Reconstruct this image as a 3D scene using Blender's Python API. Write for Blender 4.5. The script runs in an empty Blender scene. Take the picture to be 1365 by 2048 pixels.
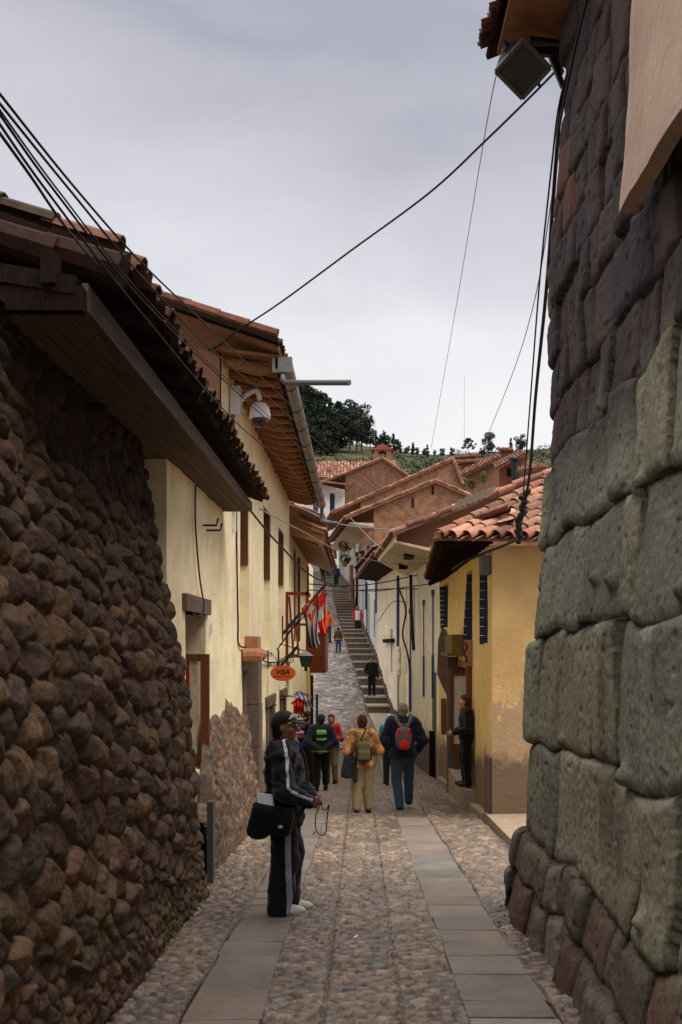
import bpy, bmesh, math, random
import numpy as np
from mathutils import Vector, Matrix
C = bpy.context.scene.collection
F = 1991.1; PX, PY, H0 = 720.0, 1290.0, 1.65          # focal length in photo pixels, vanishing point, eye height
R = math.radians

def at(px, py, Y):
    return np.array([(px - PX) * Y / F, Y, H0 + (PY - py) * Y / F])
def lin(r, g, b):
    f = lambda c: c / 12.92 if c <= .04045 else ((c + .055) / 1.055) ** 2.4
    return (f(r / 255), f(g / 255), f(b / 255))
GY = [-40, 0, 28, 31, 34, 37, 40, 43, 50, 56, 80, 95, 110]
GZ = [2.71, 0, -1.9, -1.98, -1.75, -1.38, -1.1, -.5, 1.15, 2.3, 6.4, 8.9, 11.5]
def gz(Y): return np.interp(Y, GY, GZ)

# ------------------------------------------------------------------ noise
def hsh(i, j, k=0):
    with np.errstate(over='ignore'):
        i = np.asarray(i).astype(np.int64).astype(np.uint32); j = np.asarray(j).astype(np.int64).astype(np.uint32)
        k = np.asarray(k).astype(np.int64).astype(np.uint32)
        h = i * np.uint32(374761393) + j * np.uint32(668265263) + k * np.uint32(2246822519) + np.uint32(3266489917)
        h = (h ^ (h >> np.uint32(13))) * np.uint32(1274126177)
        h = (h ^ (h >> np.uint32(15))) * np.uint32(2654435761)
        h = h ^ (h >> np.uint32(16))
    return h.astype(np.float64) / 4294967296.0
def vn(x, y, z=0., s=0):
    x = np.asarray(x, float); y = np.asarray(y, float); z = np.asarray(z, float) + 0 * x
    i, j, k = np.floor(x), np.floor(y), np.floor(z)
    a, b, c = x - i, y - j, z - k
    a, b, c = [t * t * (3 - 2 * t) for t in (a, b, c)]
    r = 0
    for di in (0, 1):
        for dj in (0, 1):
            for dk in (0, 1):
                w = (a if di else 1 - a) * (b if dj else 1 - b) * (c if dk else 1 - c)
                r = r + w * hsh(i + di, j + dj, k + dk + s * 131)
    return r * 2 - 1
def fbm(x, y, z=0., s=0, o=3):
    r = 0; a = 1.; f = 1.
    for q in range(o):
        r = r + a * vn(np.asarray(x) * f, np.asarray(y) * f, np.asarray(z) * f, s + q); a *= .5; f *= 2.03
    return r / 1.75
def smooth(a, b, x):
    t = np.clip((x - a) / (b - a), 0, 1); return t * t * (3 - 2 * t)

# ------------------------------------------------------------------ objects
WL = {}
def tag(o, label=None, cat=None, group=None, kind=None):
    if label: o['label'] = label
    if cat: o['category'] = cat
    if group: o['group'] = group
    if kind: o['kind'] = kind
    return o
def empty(name, label, cat, loc, rz=0, group=None):
    o = bpy.data.objects.new(name, None); C.objects.link(o)
    o.location = loc; o.rotation_euler = (0, 0, rz); o.empty_display_size = .1
    WL[o.name] = np.array(loc, float)
    return tag(o, label, cat, group)
def mk(name, V, Fc, mat, parent=None, col=None, sm=False, local=False, loc=None, label=None, cat=None, group=None, kind=None):
    V = np.asarray(V, float).reshape(-1, 3)
    if not local:
        if parent is not None: L = WL[parent.name]
        elif loc is not None: L = np.array(loc, float)
        else: L = np.array([V[:, 0].mean(), V[:, 1].mean(), V[:, 2].min()])
        V = V - L
    else: L = np.zeros(3)
    me = bpy.data.meshes.new(name)
    if isinstance(Fc, np.ndarray):
        n, k = Fc.shape
        me.vertices.add(len(V)); me.vertices.foreach_set('co', V.ravel())
        me.loops.add(n * k); me.loops.foreach_set('vertex_index', Fc.ravel().astype(np.int32))
        me.polygons.add(n); me.polygons.foreach_set('loop_start', np.arange(0, n * k, k, dtype=np.int32))
        me.update(calc_edges=True)
    else:
        me.from_pydata([tuple(v) for v in V], [], [tuple(int(i) for i in f) for f in Fc]); me.update()
    if col is not None:
        ca = me.color_attributes.new('Col', 'FLOAT_COLOR', 'POINT')
        cc = np.ones((len(V), 4)); cc[:, :3] = np.asarray(col)[:, :3]
        ca.data.foreach_set('color', cc.ravel())
    if sm: me.polygons.foreach_set('use_smooth', np.ones(len(me.polygons), bool))
    me.materials.append(mat)
    o = bpy.data.objects.new(name, me); C.objects.link(o)
    if parent is not None:
        o.parent = parent
        if not local: WL[o.name] = L
    elif not local:
        o.location = L; WL[o.name] = L
    return tag(o, label, cat, group, kind)
def sub(name, V, Fc, mat, parent, **k):
    """a sub-part: the parent part sits at its thing's origin, so it shares that origin"""
    return mk(name, V, Fc, mat, parent, **k)

class MB:
    def __init__(s): s.V = []; s.F = []; s.c = []; s.cur = (1, 1, 1)
    def add(s, V, Fc):
        b = len(s.V); s.V += [tuple(v) for v in V]; s.F += [tuple(b + i for i in f) for f in Fc]; s.c += [s.cur] * len(V); return s
    def box(s, lo, hi):
        x0, y0, z0 = lo; x1, y1, z1 = hi
        return s.hexa([(x0, y0, z0), (x1, y0, z0), (x1, y1, z0), (x0, y1, z0), (x0, y0, z1), (x1, y0, z1), (x1, y1, z1), (x0, y1, z1)])
    def hexa(s, P): return s.add(P, [(0, 3, 2, 1), (4, 5, 6, 7), (0, 1, 5, 4), (1, 2, 6, 5), (2, 3, 7, 6), (3, 0, 4, 7)])
    def beam(s, a, b, w, h, up=(0, 0, 1)):
        a, b = Vector(a), Vector(b); d = (b - a).normalized(); u = Vector(up); x = d.cross(u)
        if x.length < 1e-5: x = d.cross(Vector((1, 0, 0)))
        x.normalize(); u = x.cross(d); x *= w / 2; u *= h / 2
        return s.hexa([a - x - u, a + x - u, b + x - u, b - x - u, a - x + u, a + x + u, b + x + u, b - x + u])
    def prism(s, poly, off):
        n = len(poly); P = [Vector(p) for p in poly]; Q = [p + Vector(off) for p in P]
        return s.add(P + Q, [tuple(range(n))[::-1], tuple(range(n, 2 * n))] + [(i, (i + 1) % n, n + (i + 1) % n, n + i) for i in range(n)])
    def tube(s, pts, r, seg=6, cap=True):
        P = [Vector(p) for p in pts]; n = len(P); V = []
        rr = r if hasattr(r, '__len__') else [r] * n
        d = (P[1] - P[0]).normalized(); x = d.orthogonal().normalized()
        for i in range(n):
            if i: 
                d = (P[min(i + 1, n - 1)] - P[i - 1]).normalized()
            x = (x - d * x.dot(d)); x = x.normalized() if x.length > 1e-6 else d.orthogonal().normalized()
            y = d.cross(x)
            for k in range(seg):
                a = 2 * math.pi * k / seg; V.append(P[i] + (x * math.cos(a) + y * math.sin(a)) * rr[i])
        Fc = [(i * seg + k, i * seg + (k + 1) % seg, (i + 1) * seg + (k + 1) % seg, (i + 1) * seg + k) for i in range(n - 1) for k in range(seg)]
        if cap: Fc += [tuple(range(seg))[::-1], tuple((n - 1) * seg + k for k in range(seg))]
        return s.add(V, Fc)
    def lathe(s, c, prof, seg=16, axis=(0, 0, 1)):
        c = Vector(c); a = Vector(axis).normalized(); x = a.orthogonal().normalized(); y = a.cross(x); V = []
        for r, h in prof:
            for k in range(seg):
                t = 2 * math.pi * k / seg; V.append(c + a * h + (x * math.cos(t) + y * math.sin(t)) * r)
        n = len(prof)
        return s.add(V, [(i * seg + k, i * seg + (k + 1) % seg, (i + 1) * seg + (k + 1) % seg, (i + 1) * seg + k) for i in range(n - 1) for k in range(seg)] + [tuple(range(seg))[::-1], tuple((n - 1) * seg + k for k in range(seg))])
    def build(s, name, mat, parent=None, col=False, **k):
        return mk(name, s.V, s.F, mat, parent, col=np.array(s.c) if col else None, **k)
def spline(P, n=12):
    P = [np.array(p, float) for p in P]; Q = [2 * P[0] - P[1]] + P + [2 * P[-1] - P[-2]]; out = []
    for i in range(1, len(Q) - 2):
        for k in range(n):
            t = k / n; a, b, c, d = Q[i - 1:i + 3]
            out.append(.5 * (2 * b + (c - a) * t + (2 * a - 5 * b + 4 * c - d) * t * t + (3 * b - a - 3 * c + d) * t ** 3))
    out.append(P[-1]); return out
def grid_faces(nu, nv, flip=False):
    i = np.arange(nu - 1)[:, None] * nv + np.arange(nv - 1)[None, :]; i = i.ravel()
    f = np.stack([i, i + nv, i + nv + 1, i + 1], 1)
    return f[:, ::-1].copy() if flip else f

# ------------------------------------------------------------------ materials
class NT:
    def __init__(s, name):
        s.m = bpy.data.materials.new(name); s.m.use_nodes = True; s.t = s.m.node_tree; s.n = s.t.nodes; s.L = s.t.links
        s.b = s.n['Principled BSDF']; s.g = s.n.new('ShaderNodeNewGeometry')
    def new(s, ty, **k):
        n = s.n.new(ty)
        for a, v in k.items():
            if a.startswith('i_'):
                q = a[2:]; n.inputs[int(q) if q.isdigit() else q].default_value = v
            else: setattr(n, a, v)
        return n
    def noise(s, scale, det=4, rough=.6, sx=None, vec=None):
        n = s.new('ShaderNodeTexNoise'); n.inputs['Scale'].default_value = scale; n.inputs['Detail'].default_value = det; n.inputs['Roughness'].default_value = rough
        v = vec or s.g.outputs['Position']
        if sx:
            mp = s.new('ShaderNodeMapping'); mp.inputs['Scale'].default_value = sx; s.L.new(v, mp.inputs[0]); v = mp.outputs[0]
        s.L.new(v, n.inputs['Vector']); return n.outputs['Fac']
    def ramp(s, fac, a, b, ca, cb):
        n = s.new('ShaderNodeValToRGB'); e = n.color_ramp.elements
        e[0].position = a; e[1].position = b
        e[0].color = (*ca, 1) if hasattr(ca, '__len__') else (ca, ca, ca, 1); e[1].color = (*cb, 1) if hasattr(cb, '__len__') else (cb, cb, cb, 1)
        s.L.new(fac, n.inputs[0]); return n.outputs[0]
    def mix(s, fac, a, b, mode='MIX'):
        n = s.new('ShaderNodeMix', data_type='RGBA', blend_type=mode)
        for k, v in ((0, fac), (6, a), (7, b)):
            if hasattr(v, 'is_output') : s.L.new(v, n.inputs[k])
            else: n.inputs[k].default_value = v if k == 0 else (*v, 1)
        return n.outputs[2]
    def math(s, op, a, b=0.):
        n = s.new('ShaderNodeMath', operation=op)
        for k, v in ((0, a), (1, b)):
            if hasattr(v, 'is_output'): s.L.new(v, n.inputs[k])
            else: n.inputs[k].default_value = v
        return n.outputs[0]
    def zrel(s):
        p = s.new('ShaderNodeSeparateXYZ'); s.L.new(s.g.outputs['Position'], p.inputs[0])
        return s.math('ADD', p.outputs[2], s.math('MULTIPLY', p.outputs[1], .0678))
    def bump(s, fac, st, dist=.02):
        b = s.new('ShaderNodeBump'); b.inputs['Strength'].default_value = st; b.inputs['Distance'].default_value = dist
        s.L.new(fac, b.inputs['Height']); s.L.new(b.outputs[0], s.b.inputs['Normal']); return b
    def out(s, col, rough=.85, metal=0., spec=.3):
        if hasattr(col, 'is_output'): s.L.new(col, s.b.inputs['Base Color'])
        else: s.b.inputs['Base Color'].default_value = (*col, 1)
        if hasattr(rough, 'is_output'): s.L.new(rough, s.b.inputs['Roughness'])
        else: s.b.inputs['Roughness'].default_value = rough
        s.b.inputs['Metallic'].default_value = metal; s.b.inputs['Specular IOR Level'].default_value = spec
        return s.m
def attr_mat(name, sc=25, lo=.6, hi=1.25, rough=.85, bump=.5, dist=.01, spec=.25, big=3.):
    t = NT(name); a = t.new('ShaderNodeAttribute', attribute_name='Col')
    c = t.mix(1., a.outputs['Color'], t.ramp(t.noise(sc, 5, .7), .3, .72, lo, hi), 'MULTIPLY')
    c = t.mix(1., c, t.ramp(t.noise(big, 3), .3, .7, .78, 1.15), 'MULTIPLY')
    t.bump(t.noise(sc * 1.7, 5, .75), bump, dist); return t.out(c, rough, 0, spec)
def plaster(name, col, grime=(.16, .12, .08), gh=.5, crack=.35, patch=None, streak=1.):
    t = NT(name)
    c = t.mix(1., col, t.ramp(t.noise(2.2, 4), .3, .7, .84, 1.08), 'MULTIPLY')
    c = t.mix(t.math('MULTIPLY', t.ramp(t.noise(1., 4, .6, (6, 6, .5)), .52, .75, 0., 1.), .45 * streak), c, tuple(v * .62 for v in col))
    c = t.mix(t.math('MULTIPLY', t.ramp(t.noise(9., 5, .75, (1, 1, .35)), .62, .72, 0., 1.), crack), c, tuple(v * .45 for v in col))
    c = t.mix(t.math('MULTIPLY', t.ramp(t.noise(.7, 6, .75), .5, .66, 0., 1.), .38), c, tuple(v * k for v, k in zip(col, (.80, .76, .68))))
    c = t.mix(t.math('MULTIPLY', t.ramp(t.noise(3.1, 6, .8, (7, 7, .22)), .57, .68, 0., 1.), .4 * streak), c, tuple(v * k for v, k in zip(col, (.60, .55, .48))))
    c = t.mix(t.math('MULTIPLY', t.ramp(t.noise(30., 3, .7), .68, .74, 0., 1.), .5), c, tuple(v * .35 for v in col))
    z = t.math('ADD', t.zrel(), t.math('MULTIPLY', t.noise(1.6, 6, .78), -1.6))
    if patch:
        c = t.mix(t.ramp(t.math('ADD', t.zrel(), t.math('MULTIPLY', t.noise(2.6, 5, .72), -3.6)), -2.25, -2.1, 1., 0.), c, patch)
    c = t.mix(t.ramp(z, gh - .9, gh - .3, .85, 0.), c, grime)
    t.bump(t.noise(11, 7, .7), .55, .03); return t.out(c, .92, 0, .15)
def plain(name, col, var=.2, sc=12, rough=.8, metal=0., spec=.3, bump=.15, sx=None):
    t = NT(name); c = t.mix(1., col, t.ramp(t.noise(sc, 5, .65, sx), .3, .7, 1 - var, 1 + var), 'MULTIPLY')
    if bump: t.bump(t.noise(sc * 3, 4, .6, sx), bump, .01)
    return t.out(c, rough, metal, spec)
M = {}
M['boulder'] = attr_mat('boulder stone', 26, .5, 1.35, .9, .8, .014, .12)
M['granite'] = attr_mat('andesite block', 55, .55, 1.4, .9, .6, .006, .2, 1.6)
M['cobble'] = attr_mat('cobble stone', 40, .75, 1.2, .46, .3, .003, .4, 1.2)
M['tile'] = attr_mat('clay roof tile', 14, .6, 1.25, .88, .4, .01, .15)
M['slab'] = attr_mat('paving slab', 18, .8, 1.15, .48, .25, .004, .4)
M['paint'] = attr_mat('dyed cloth', 30, .9, 1.08, .9, .1, .004, .1)
M['cream'] = plaster('cream plaster smooth', lin(238, 223, 186), gh=.75, crack=.12, streak=.45)
M['rough'] = plaster('cream plaster rough', lin(234, 219, 182), gh=.2, crack=.75, streak=.8)
M['yellow'] = plaster('ochre plaster', lin(208, 174, 118), grime=(.12, .085, .055), gh=.62, crack=.1, patch=lin(176, 148, 116), streak=.3)
M['yellow2'] = plaster('brightened ochre plaster', lin(238, 204, 136), grime=(.12, .09, .06), gh=.6, crack=.15, streak=.4)  # street side of the ochre house, light painted in as a brighter colour
M['pale'] = plaster('pale cream plaster', lin(242, 234, 210), gh=.8, crack=.25)
M['pale2'] = plaster('weathered cream plaster', lin(236, 224, 194), gh=-9, crack=.35)
M['white'] = plaster('white plaster', lin(205, 203, 198), gh=-9, crack=.3)
M['stucco'] = plaster('pinkish stucco', lin(196, 168, 148), gh=-9, crack=.5)
M['soffit'] = plain('soffit plaster', lin(196, 182, 152), .35, 5, .9)
M['adobe'] = plain('adobe', lin(140, 104, 82), .42, 2.2, .95, spec=.1, bump=.5)
M['adobe2'] = plain('dark adobe', lin(122, 90, 72), .4, 2.5, .95, spec=.1, bump=.5)
M['brick'] = plain('red brick', lin(140, 82, 64), .3, 8, .95, spec=.1)
M['wood'] = plain('brown wood', lin(112, 68, 42), .4, 20, .55, sx=(6, 6, .6))
M['darkwood'] = plain('dark old wood', lin(38, 28, 22), .5, 18, .95, spec=.05, sx=(5, 5, .7))
M['rafter'] = plain('orange varnished rafter', lin(138, 94, 58), .35, 15, .6)
M['boards'] = plain('weathered soffit boards', lin(92, 74, 58), .65, 7, .9, sx=(7, .22, 7), bump=.3)
M['fascia'] = plain('worn fascia board', lin(84, 66, 55), .6, 7, .7, sx=(3, .25, 7), bump=.4)
M['blue'] = plain('blue painted wood', lin(44, 78, 132), .3, 15, .6)
M['dblue'] = plain('faded blue slats', lin(50, 70, 98), .35, 22, .7)
M['steel'] = plain('galvanised steel', lin(120, 118, 112), .25, 8, .45, .6, .5, 0)
M['pipe'] = plain('grey pipe', lin(88, 92, 90), .15, 9, .5)
M['iron'] = plain('black iron', (.012, .012, .013), .2, 20, .5)
M['wire'] = plain('black cable', (.008, .008, .009), .1, 20, .6, bump=0)
M['wirep'] = plain('grey cable', (.2, .2, .2), .1, 20, .6, bump=0)
M['whitep'] = plain('white enamel', (.75, .75, .77), .06, 6, .35, bump=0)
M['greyp'] = plain('grey enamel', (.1, .1, .1), .1, 6, .5, bump=0)
M['glass'] = plain('dark glass', (.012, .014, .016), .1, 4, .08, 0, .6, 0)
M['lens'] = plain('dusty lamp glass', (.06, .055, .05), .3, 8, .25, 0, .5, 0)
M['green'] = plain('green lantern glass', (.01, .05, .02), .2, 9, .15, 0, .6, 0)
M['black'] = plain('dark interior', (.01, .009, .008), .2, 4, .9, bump=0)
M['stonep'] = plain('grey dressed stone', lin(98, 84, 74), .3, 14, .85, bump=.5)
M['terracotta'] = plain('terracotta roll', lin(160, 112, 84), .3, 12, .85, bump=.4)
M['concrete'] = plain('worn concrete', lin(150, 132, 112), .25, 7, .75, bump=.3)
M['step'] = plain('stone step', lin(160, 148, 130), .25, 5, .75, bump=.3)
M['riser'] = plain('dark stone riser', lin(98, 88, 78), .25, 5, .85, bump=.3)
M['mortar'] = plain('earth and mortar', lin(112, 92, 72), .3, 20, .9, bump=.5)
M['sign'] = plain('orange painted board', lin(190, 84, 32), .15, 9, .45, bump=.05)
M['ink'] = plain('black lettering', (.01, .01, .01), .1, 9, .5, bump=0)
M['paper'] = plain('white paper', (.72, .7, .66), .08, 9, .8, bump=0)
M['red'] = plain('red paint', lin(170, 30, 24), .15, 9, .6)
M['tin'] = plain('corrugated tin', lin(190, 190, 188), .2, 7, .4, .5, .5)
M['moss'] = plain('mossy thatch', lin(112, 92, 48), .45, 22, .95, bump=.6)
M['pink'] = plain('pinkish board', lin(172, 118, 90), .15, 9, .8)
M['tarp'] = plain('blue tarpaulin', lin(22, 70, 175), .15, 6, .5)
M['gold'] = plain('brass badge', lin(200, 180, 120), .1, 9, .4, .5)
M['bark'] = plain('grey bark', (.09, .075, .06), .3, 4, .95)
def leafm(name, c):
    t = NT(name); r = t.ramp(t.noise(.35, 4, .7), .3, .7, tuple(v * .45 for v in c), tuple(v * 1.5 for v in c)); return t.out(r, .7, 0, .2)
M['euc'] = leafm('eucalyptus leaves', (.026, .038, .023))
M['leaf2'] = leafm('pale leaves', (.06, .08, .04))
M['scrub'] = leafm('scrub leaves', (.038, .045, .021))
M['weed'] = leafm('weed leaves', (.13, .14, .04))
t = NT('hill grass'); c = t.mix(t.ramp(t.noise(.09, 5, .65), .4, .62, 0., 1.), (.032, .042, .019), (.085, .07, .036))
t.bump(t.noise(1.2, 4), .6, .5); M['hill'] = t.out(c, .95, 0, .1)
t = NT('earth'); M['earth'] = t.out(t.mix(t.noise(.8, 5), (.13, .1, .075), (.2, .16, .12)), .95, 0, .1)
def skin(c):
    t = NT('skin'); cc = t.mix(1., c, t.ramp(t.noise(22, 3), .3, .7, .85, 1.12), 'MULTIPLY'); t.b.inputs['Subsurface Weight'].default_value = .06
    t.b.inputs['Subsurface Radius'].default_value = (.02, .008, .004); return t.out(cc, .5, 0, .4)
M['skin'] = skin(lin(150, 96, 72)); M['skind'] = skin(lin(142, 90, 66)); M['skinp'] = skin(lin(205, 140, 118))
CL = {}
def cloth(c, var=.18, sc=18):
    k = (c, var)
    if k not in CL:
        t = NT('cloth'); cc = t.mix(1., c, t.ramp(t.noise(sc, 4, .65), .3, .7, 1 - var, 1 + var), 'MULTIPLY')
        t.b.inputs['Sheen Weight'].default_value = .15; t.bump(t.noise(22, 4, .6, (1, 1, .6)), .5, .012); CL[k] = t.out(cc, .88, 0, .15)
    return CL[k]

# ------------------------------------------------------------------ stone surfaces
def cellfield(u, v, su, sv, seed, jit=.75, stag=.5):
    gu, gv = u / su, v / sv; j0 = np.floor(gv)
    big = np.full(u.shape, 9.); d1, d2 = big.copy(), big.copy()
    p1u, p1v, p2u, p2v, I, J = [np.zeros(u.shape) for _ in range(6)]
    for dj in (-1, 0, 1):
        j = j0 + dj; off = stag * np.mod(j, 2); i0 = np.floor(gu - off)
        for di in (-1, 0, 1):
            i = i0 + di
            pu = i + off + .5 + jit * (hsh(i, j, seed) - .5); pv = j + .5 + jit * (hsh(i, j, seed + 7) - .5)
            d = (gu - pu) ** 2 + (gv - pv) ** 2
            n1 = d < d1; n2 = (~n1) & (d < d2)
            d2 = np.where(n1, d1, np.where(n2, d, d2)); p2u = np.where(n1, p1u, np.where(n2, pu, p2u)); p2v = np.where(n1, p1v, np.where(n2, pv, p2v))
            d1 = np.where(n1, d, d1); p1u = np.where(n1, pu, p1u); p1v = np.where(n1, pv, p1v); I = np.where(n1, i, I); J = np.where(n1, j, J)
    e = (d2 - d1) / (2 * np.sqrt((p1u - p2u) ** 2 + (p1v - p2v) ** 2) + 1e-6)
    return e, d1, I, J, gu - p1u, gv - p1v
def dome(e, w):
    e = np.clip(e / w, 0, 1); return np.sqrt(np.clip(1 - (1 - e) ** 2, 0, 1))
def pick(pal, r):
    pal = np.array(pal); return pal[np.clip((r * len(pal)).astype(int), 0, len(pal) - 1)]
M['stucco2'] = plaster('reddish mud plaster', lin(150, 108, 86), gh=-9, crack=.3)
M['balc'] = plain('dark red varnished wood', lin(112, 44, 22), .3, 14, .45, sx=(4, 4, .7))
M['greyw'] = plaster('grey cement render', lin(150, 142, 134), gh=-9, crack=.4)
M['yellowp'] = plain('yellow painted pole', lin(190, 150, 70), .15, 9, .5)
# ================================================================== GROUND
RX = [300, 560, 640, 740, 800, 860, 920, 1000, 1100, 1365]; RYp = [868, 868, 884, 892, 902, 910, 908, 903, 897, 880]
def terrain(X, Y):
    X = np.asarray(X, float); Y = np.asarray(Y, float)
    ridge = H0 + (PY - np.interp(PX + X * F / 250., RX, RYp)) * 250. / F
    t = np.clip((Y - 100) / 150., 0, 1); base = gz(np.minimum(Y, 100))
    z = base + (ridge - base) * t + np.where(Y > 110, 1.2 * fbm(X * .05, Y * .05, 0, 3), 0) * np.minimum(1, t * 2) * (1 - t)
    return np.where(Y > 250, ridge - (Y - 250) * .12, z)
def sheet(name, xs, ys, zf, mat, kind='structure', dz=0.):
    X, Y = np.meshgrid(xs, ys, indexing='ij'); Z = zf(X, Y) + dz
    return mk(name, np.stack([X, Y, Z], -1).reshape(-1, 3), grid_faces(len(xs), len(ys)), mat, sm=True, kind=kind, local=True)
gxs = np.unique(np.concatenate([np.linspace(-140, 140, 71), np.linspace(-3, 3, 13)]))
gys = np.unique(np.concatenate([np.arange(-40, 40, 1.), np.arange(40, 101, 3.)]))
sheet('ground', gxs, gys, terrain, M['mortar'], dz=-.012)
sheet('hill', np.linspace(-220, 220, 111), np.concatenate([np.arange(100, 262, 3.), np.arange(265, 700, 25.)]), terrain, M['hill'], dz=-.012)

COBB = [lin(118, 102, 89), lin(126, 107, 92), lin(110, 97, 87), lin(133, 113, 95), lin(114, 99, 88), lin(104, 95, 87), lin(141, 121, 103), lin(122, 108, 95)]
DIRT = lin(108, 86, 68)
def ysteps(y0, y1, s0, k):
    y = [y0]
    while y[-1] < y1: y.append(y[-1] + s0 * max(1, (y[-1] / 6.) ** k))
    return np.array(y)
def cobble_strip(x0f, x1f, ys, nx, seed, su=.118, sv=.064, B=.046, wet=0.):
    s = np.linspace(0, 1, nx); S, Y = np.meshgrid(s, ys, indexing='ij')
    x0, x1 = x0f(Y), x1f(Y); X = x0 + (x1 - x0) * S
    u = X + .012 * vn(X * 6, Y * 6, 0, seed); v = Y + .03 * vn(X * 2.3, Y * 1.1, 0, seed + 1)
    e, d1, I, J, a, b = cellfield(u, v, su, sv, seed, .55, .5)
    r = hsh(I, J, seed + 3); r2 = hsh(I, J, seed + 4)
    side = np.minimum(X - x0, x1 - X)
    q = np.sqrt(d1) * 1.7; h = B * (.55 + .6 * r2) * np.minimum(dome(e, .3), np.sqrt(np.clip(1.3 - q * q, 0, 1))) * np.clip(.4 + side / .012, 0, 1) + .003 * vn(X * 45, Y * 45, 0, seed)
    low = smooth(.3, .6, fbm(X * 1.3, Y * .55, 0, seed + 9)) * .55
    h = h * (1 - low)
    c = pick(COBB, r) * (.7 + .55 * r2)[..., None]
    m = smooth(.1, .55, h / B) * (1 - .5 * low); c = np.array(DIRT) * .42 * (1 - m)[..., None] + c * m[..., None]
    V = np.stack([X, Y, gz(Y) + h - .004], -1)
    return V.reshape(-1, 3), grid_faces(nx, len(ys)), c.reshape(-1, 3)
def join(parts):
    V, Fc, Cc = [], [], []; b = 0
    for v, f, c in parts:
        V.append(v); Fc.append(f + b); Cc.append(c); b += len(v)
    return np.concatenate(V), np.concatenate(Fc), np.concatenate(Cc)
cst = lambda a: (lambda Y: a + 0 * Y)
yn = np.concatenate([np.arange(.5, 4.6, .03), ysteps(4.6, 30.5, .0095, 1.15)])
wob = lambda a, s: (lambda Y: a + .018 * vn(Y * 1.4, 0 * Y, 0, s))
V, Fc, Cc = cobble_strip(wob(-.536, 1), wob(.584, 2), yn, 126, 12)
q = 1 - .35 * np.exp(-((np.abs(V[:, 0] - .015) - .21) / .012) ** 2); Cc = Cc * q[:, None]; V[:, 2] -= .035 * (1 - q)
mk('cobbled_road', V, Fc, M['cobble'], col=Cc, sm=True, local=True, kind='structure')
lx = lambda Y: np.interp(Y, [4, 9.2, 15, 31], [-1.5, -1.5, -1.75, -1.75])
V, Fc, Cc = cobble_strip(lx, wob(-.948, 3), yn, 56, 14); mk('cobbled_verge_left', V, Fc, M['cobble'], col=Cc, sm=True, local=True, kind='structure')
rx = lambda Y: np.interp(Y, [4, 8.3, 8.8, 11, 15, 31], [1.42, 1.36, 2.0, 1.84, 1.84, 1.84])
V, Fc, Cc = cobble_strip(wob(1.055, 4), rx, yn, 66, 15); mk('cobbled_verge_right', V, Fc, M['cobble'], col=Cc, sm=True, local=True, kind='structure')
# paving slabs
rnd = random.Random(4)
def pave(name, xa, xb, y0, y1, seed):
    rnd = random.Random(seed); m = MB(); y = y0
    while y < y1:
        l = rnd.uniform(.3, .62); a, b = y + .005, y + l - .005
        za, zb = gz(a), gz(b); k = rnd.uniform(.72, .94); w = rnd.choice([(134, 126, 118), (140, 129, 118), (128, 122, 116), (144, 130, 118), (138, 120, 110)])
        m.cur = tuple(np.array(lin(*w)) * k); j = [rnd.uniform(-.012, .012) for _ in range(2)]; t = [rnd.uniform(.006, .014) for _ in range(4)]
        sk = rnd.uniform(-.02, .02)
        xl, xr = xa + j[0], xb + j[1]; B_ = .006
        P = [(xl, a, za - .05), (xr, a + sk, za - .05), (xr, b + sk, zb - .05), (xl, b, zb - .05)]
        Q = [(xl, a, za + t[0] - B_), (xr, a + sk, za + t[1] - B_), (xr, b + sk, zb + t[2] - B_), (xl, b, zb + t[3] - B_)]
        T = [(xl + B_, a + B_, za + t[0]), (xr - B_, a + sk + B_, za + t[1]), (xr - B_, b + sk - B_, zb + t[2]), (xl + B_, b - B_, zb + t[3])]
        m.add(P + Q + T, [(i, (i + 1) % 4, 4 + (i + 1) % 4, 4 + i) for i in range(4)] + [(4 + i, 4 + (i + 1) % 4, 8 + (i + 1) % 4, 8 + i) for i in range(4)] + [(8, 9, 10, 11)])
        y += l
    m.build(name, M['slab'], col=True, local=True, kind='structure')
pave('pavement_left', -.955, -.53, .4, 33, 1); pave('pavement_right', .575, 1.065, .4, 33, 2)
m = MB(); m.cur = tuple(np.array(lin(104, 96, 86)))
for k in range(3): m.hexa([(-1.7 + k * .24, 9.3, -.75), (-1.47 + k * .24, 9.3, -.75), (-1.47 + k * .24, 9.62, -.75), (-1.7 + k * .24, 9.62, -.75), (-1.7 + k * .24, 9.3, -.612), (-1.47 + k * .24, 9.3, -.612), (-1.47 + k * .24, 9.62, -.634), (-1.7 + k * .24, 9.62, -.634)])
m.build('path_slabs', M['slab'], col=True, local=True, kind='structure')
# raised sidewalk in front of the ochre house
m = MB(); 
pl = [(1.80, 11.4), (5, 11.2), (5, 15.2), (1.9, 15.2)]
def zz(p, d): return (p[0], p[1], gz(p[1]) + d)
m.hexa([zz(p, -.2) for p in pl] + [zz(p, .13) for p in pl])
pl = [(1.845, 15.2), (2.0, 15.2), (2.0, 24), (1.86, 24)]
m.hexa([zz(p, -.2) for p in pl] + [zz(p, .12) for p in pl])
m.build('sidewalk', M['concrete'], local=True, kind='structure')

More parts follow.
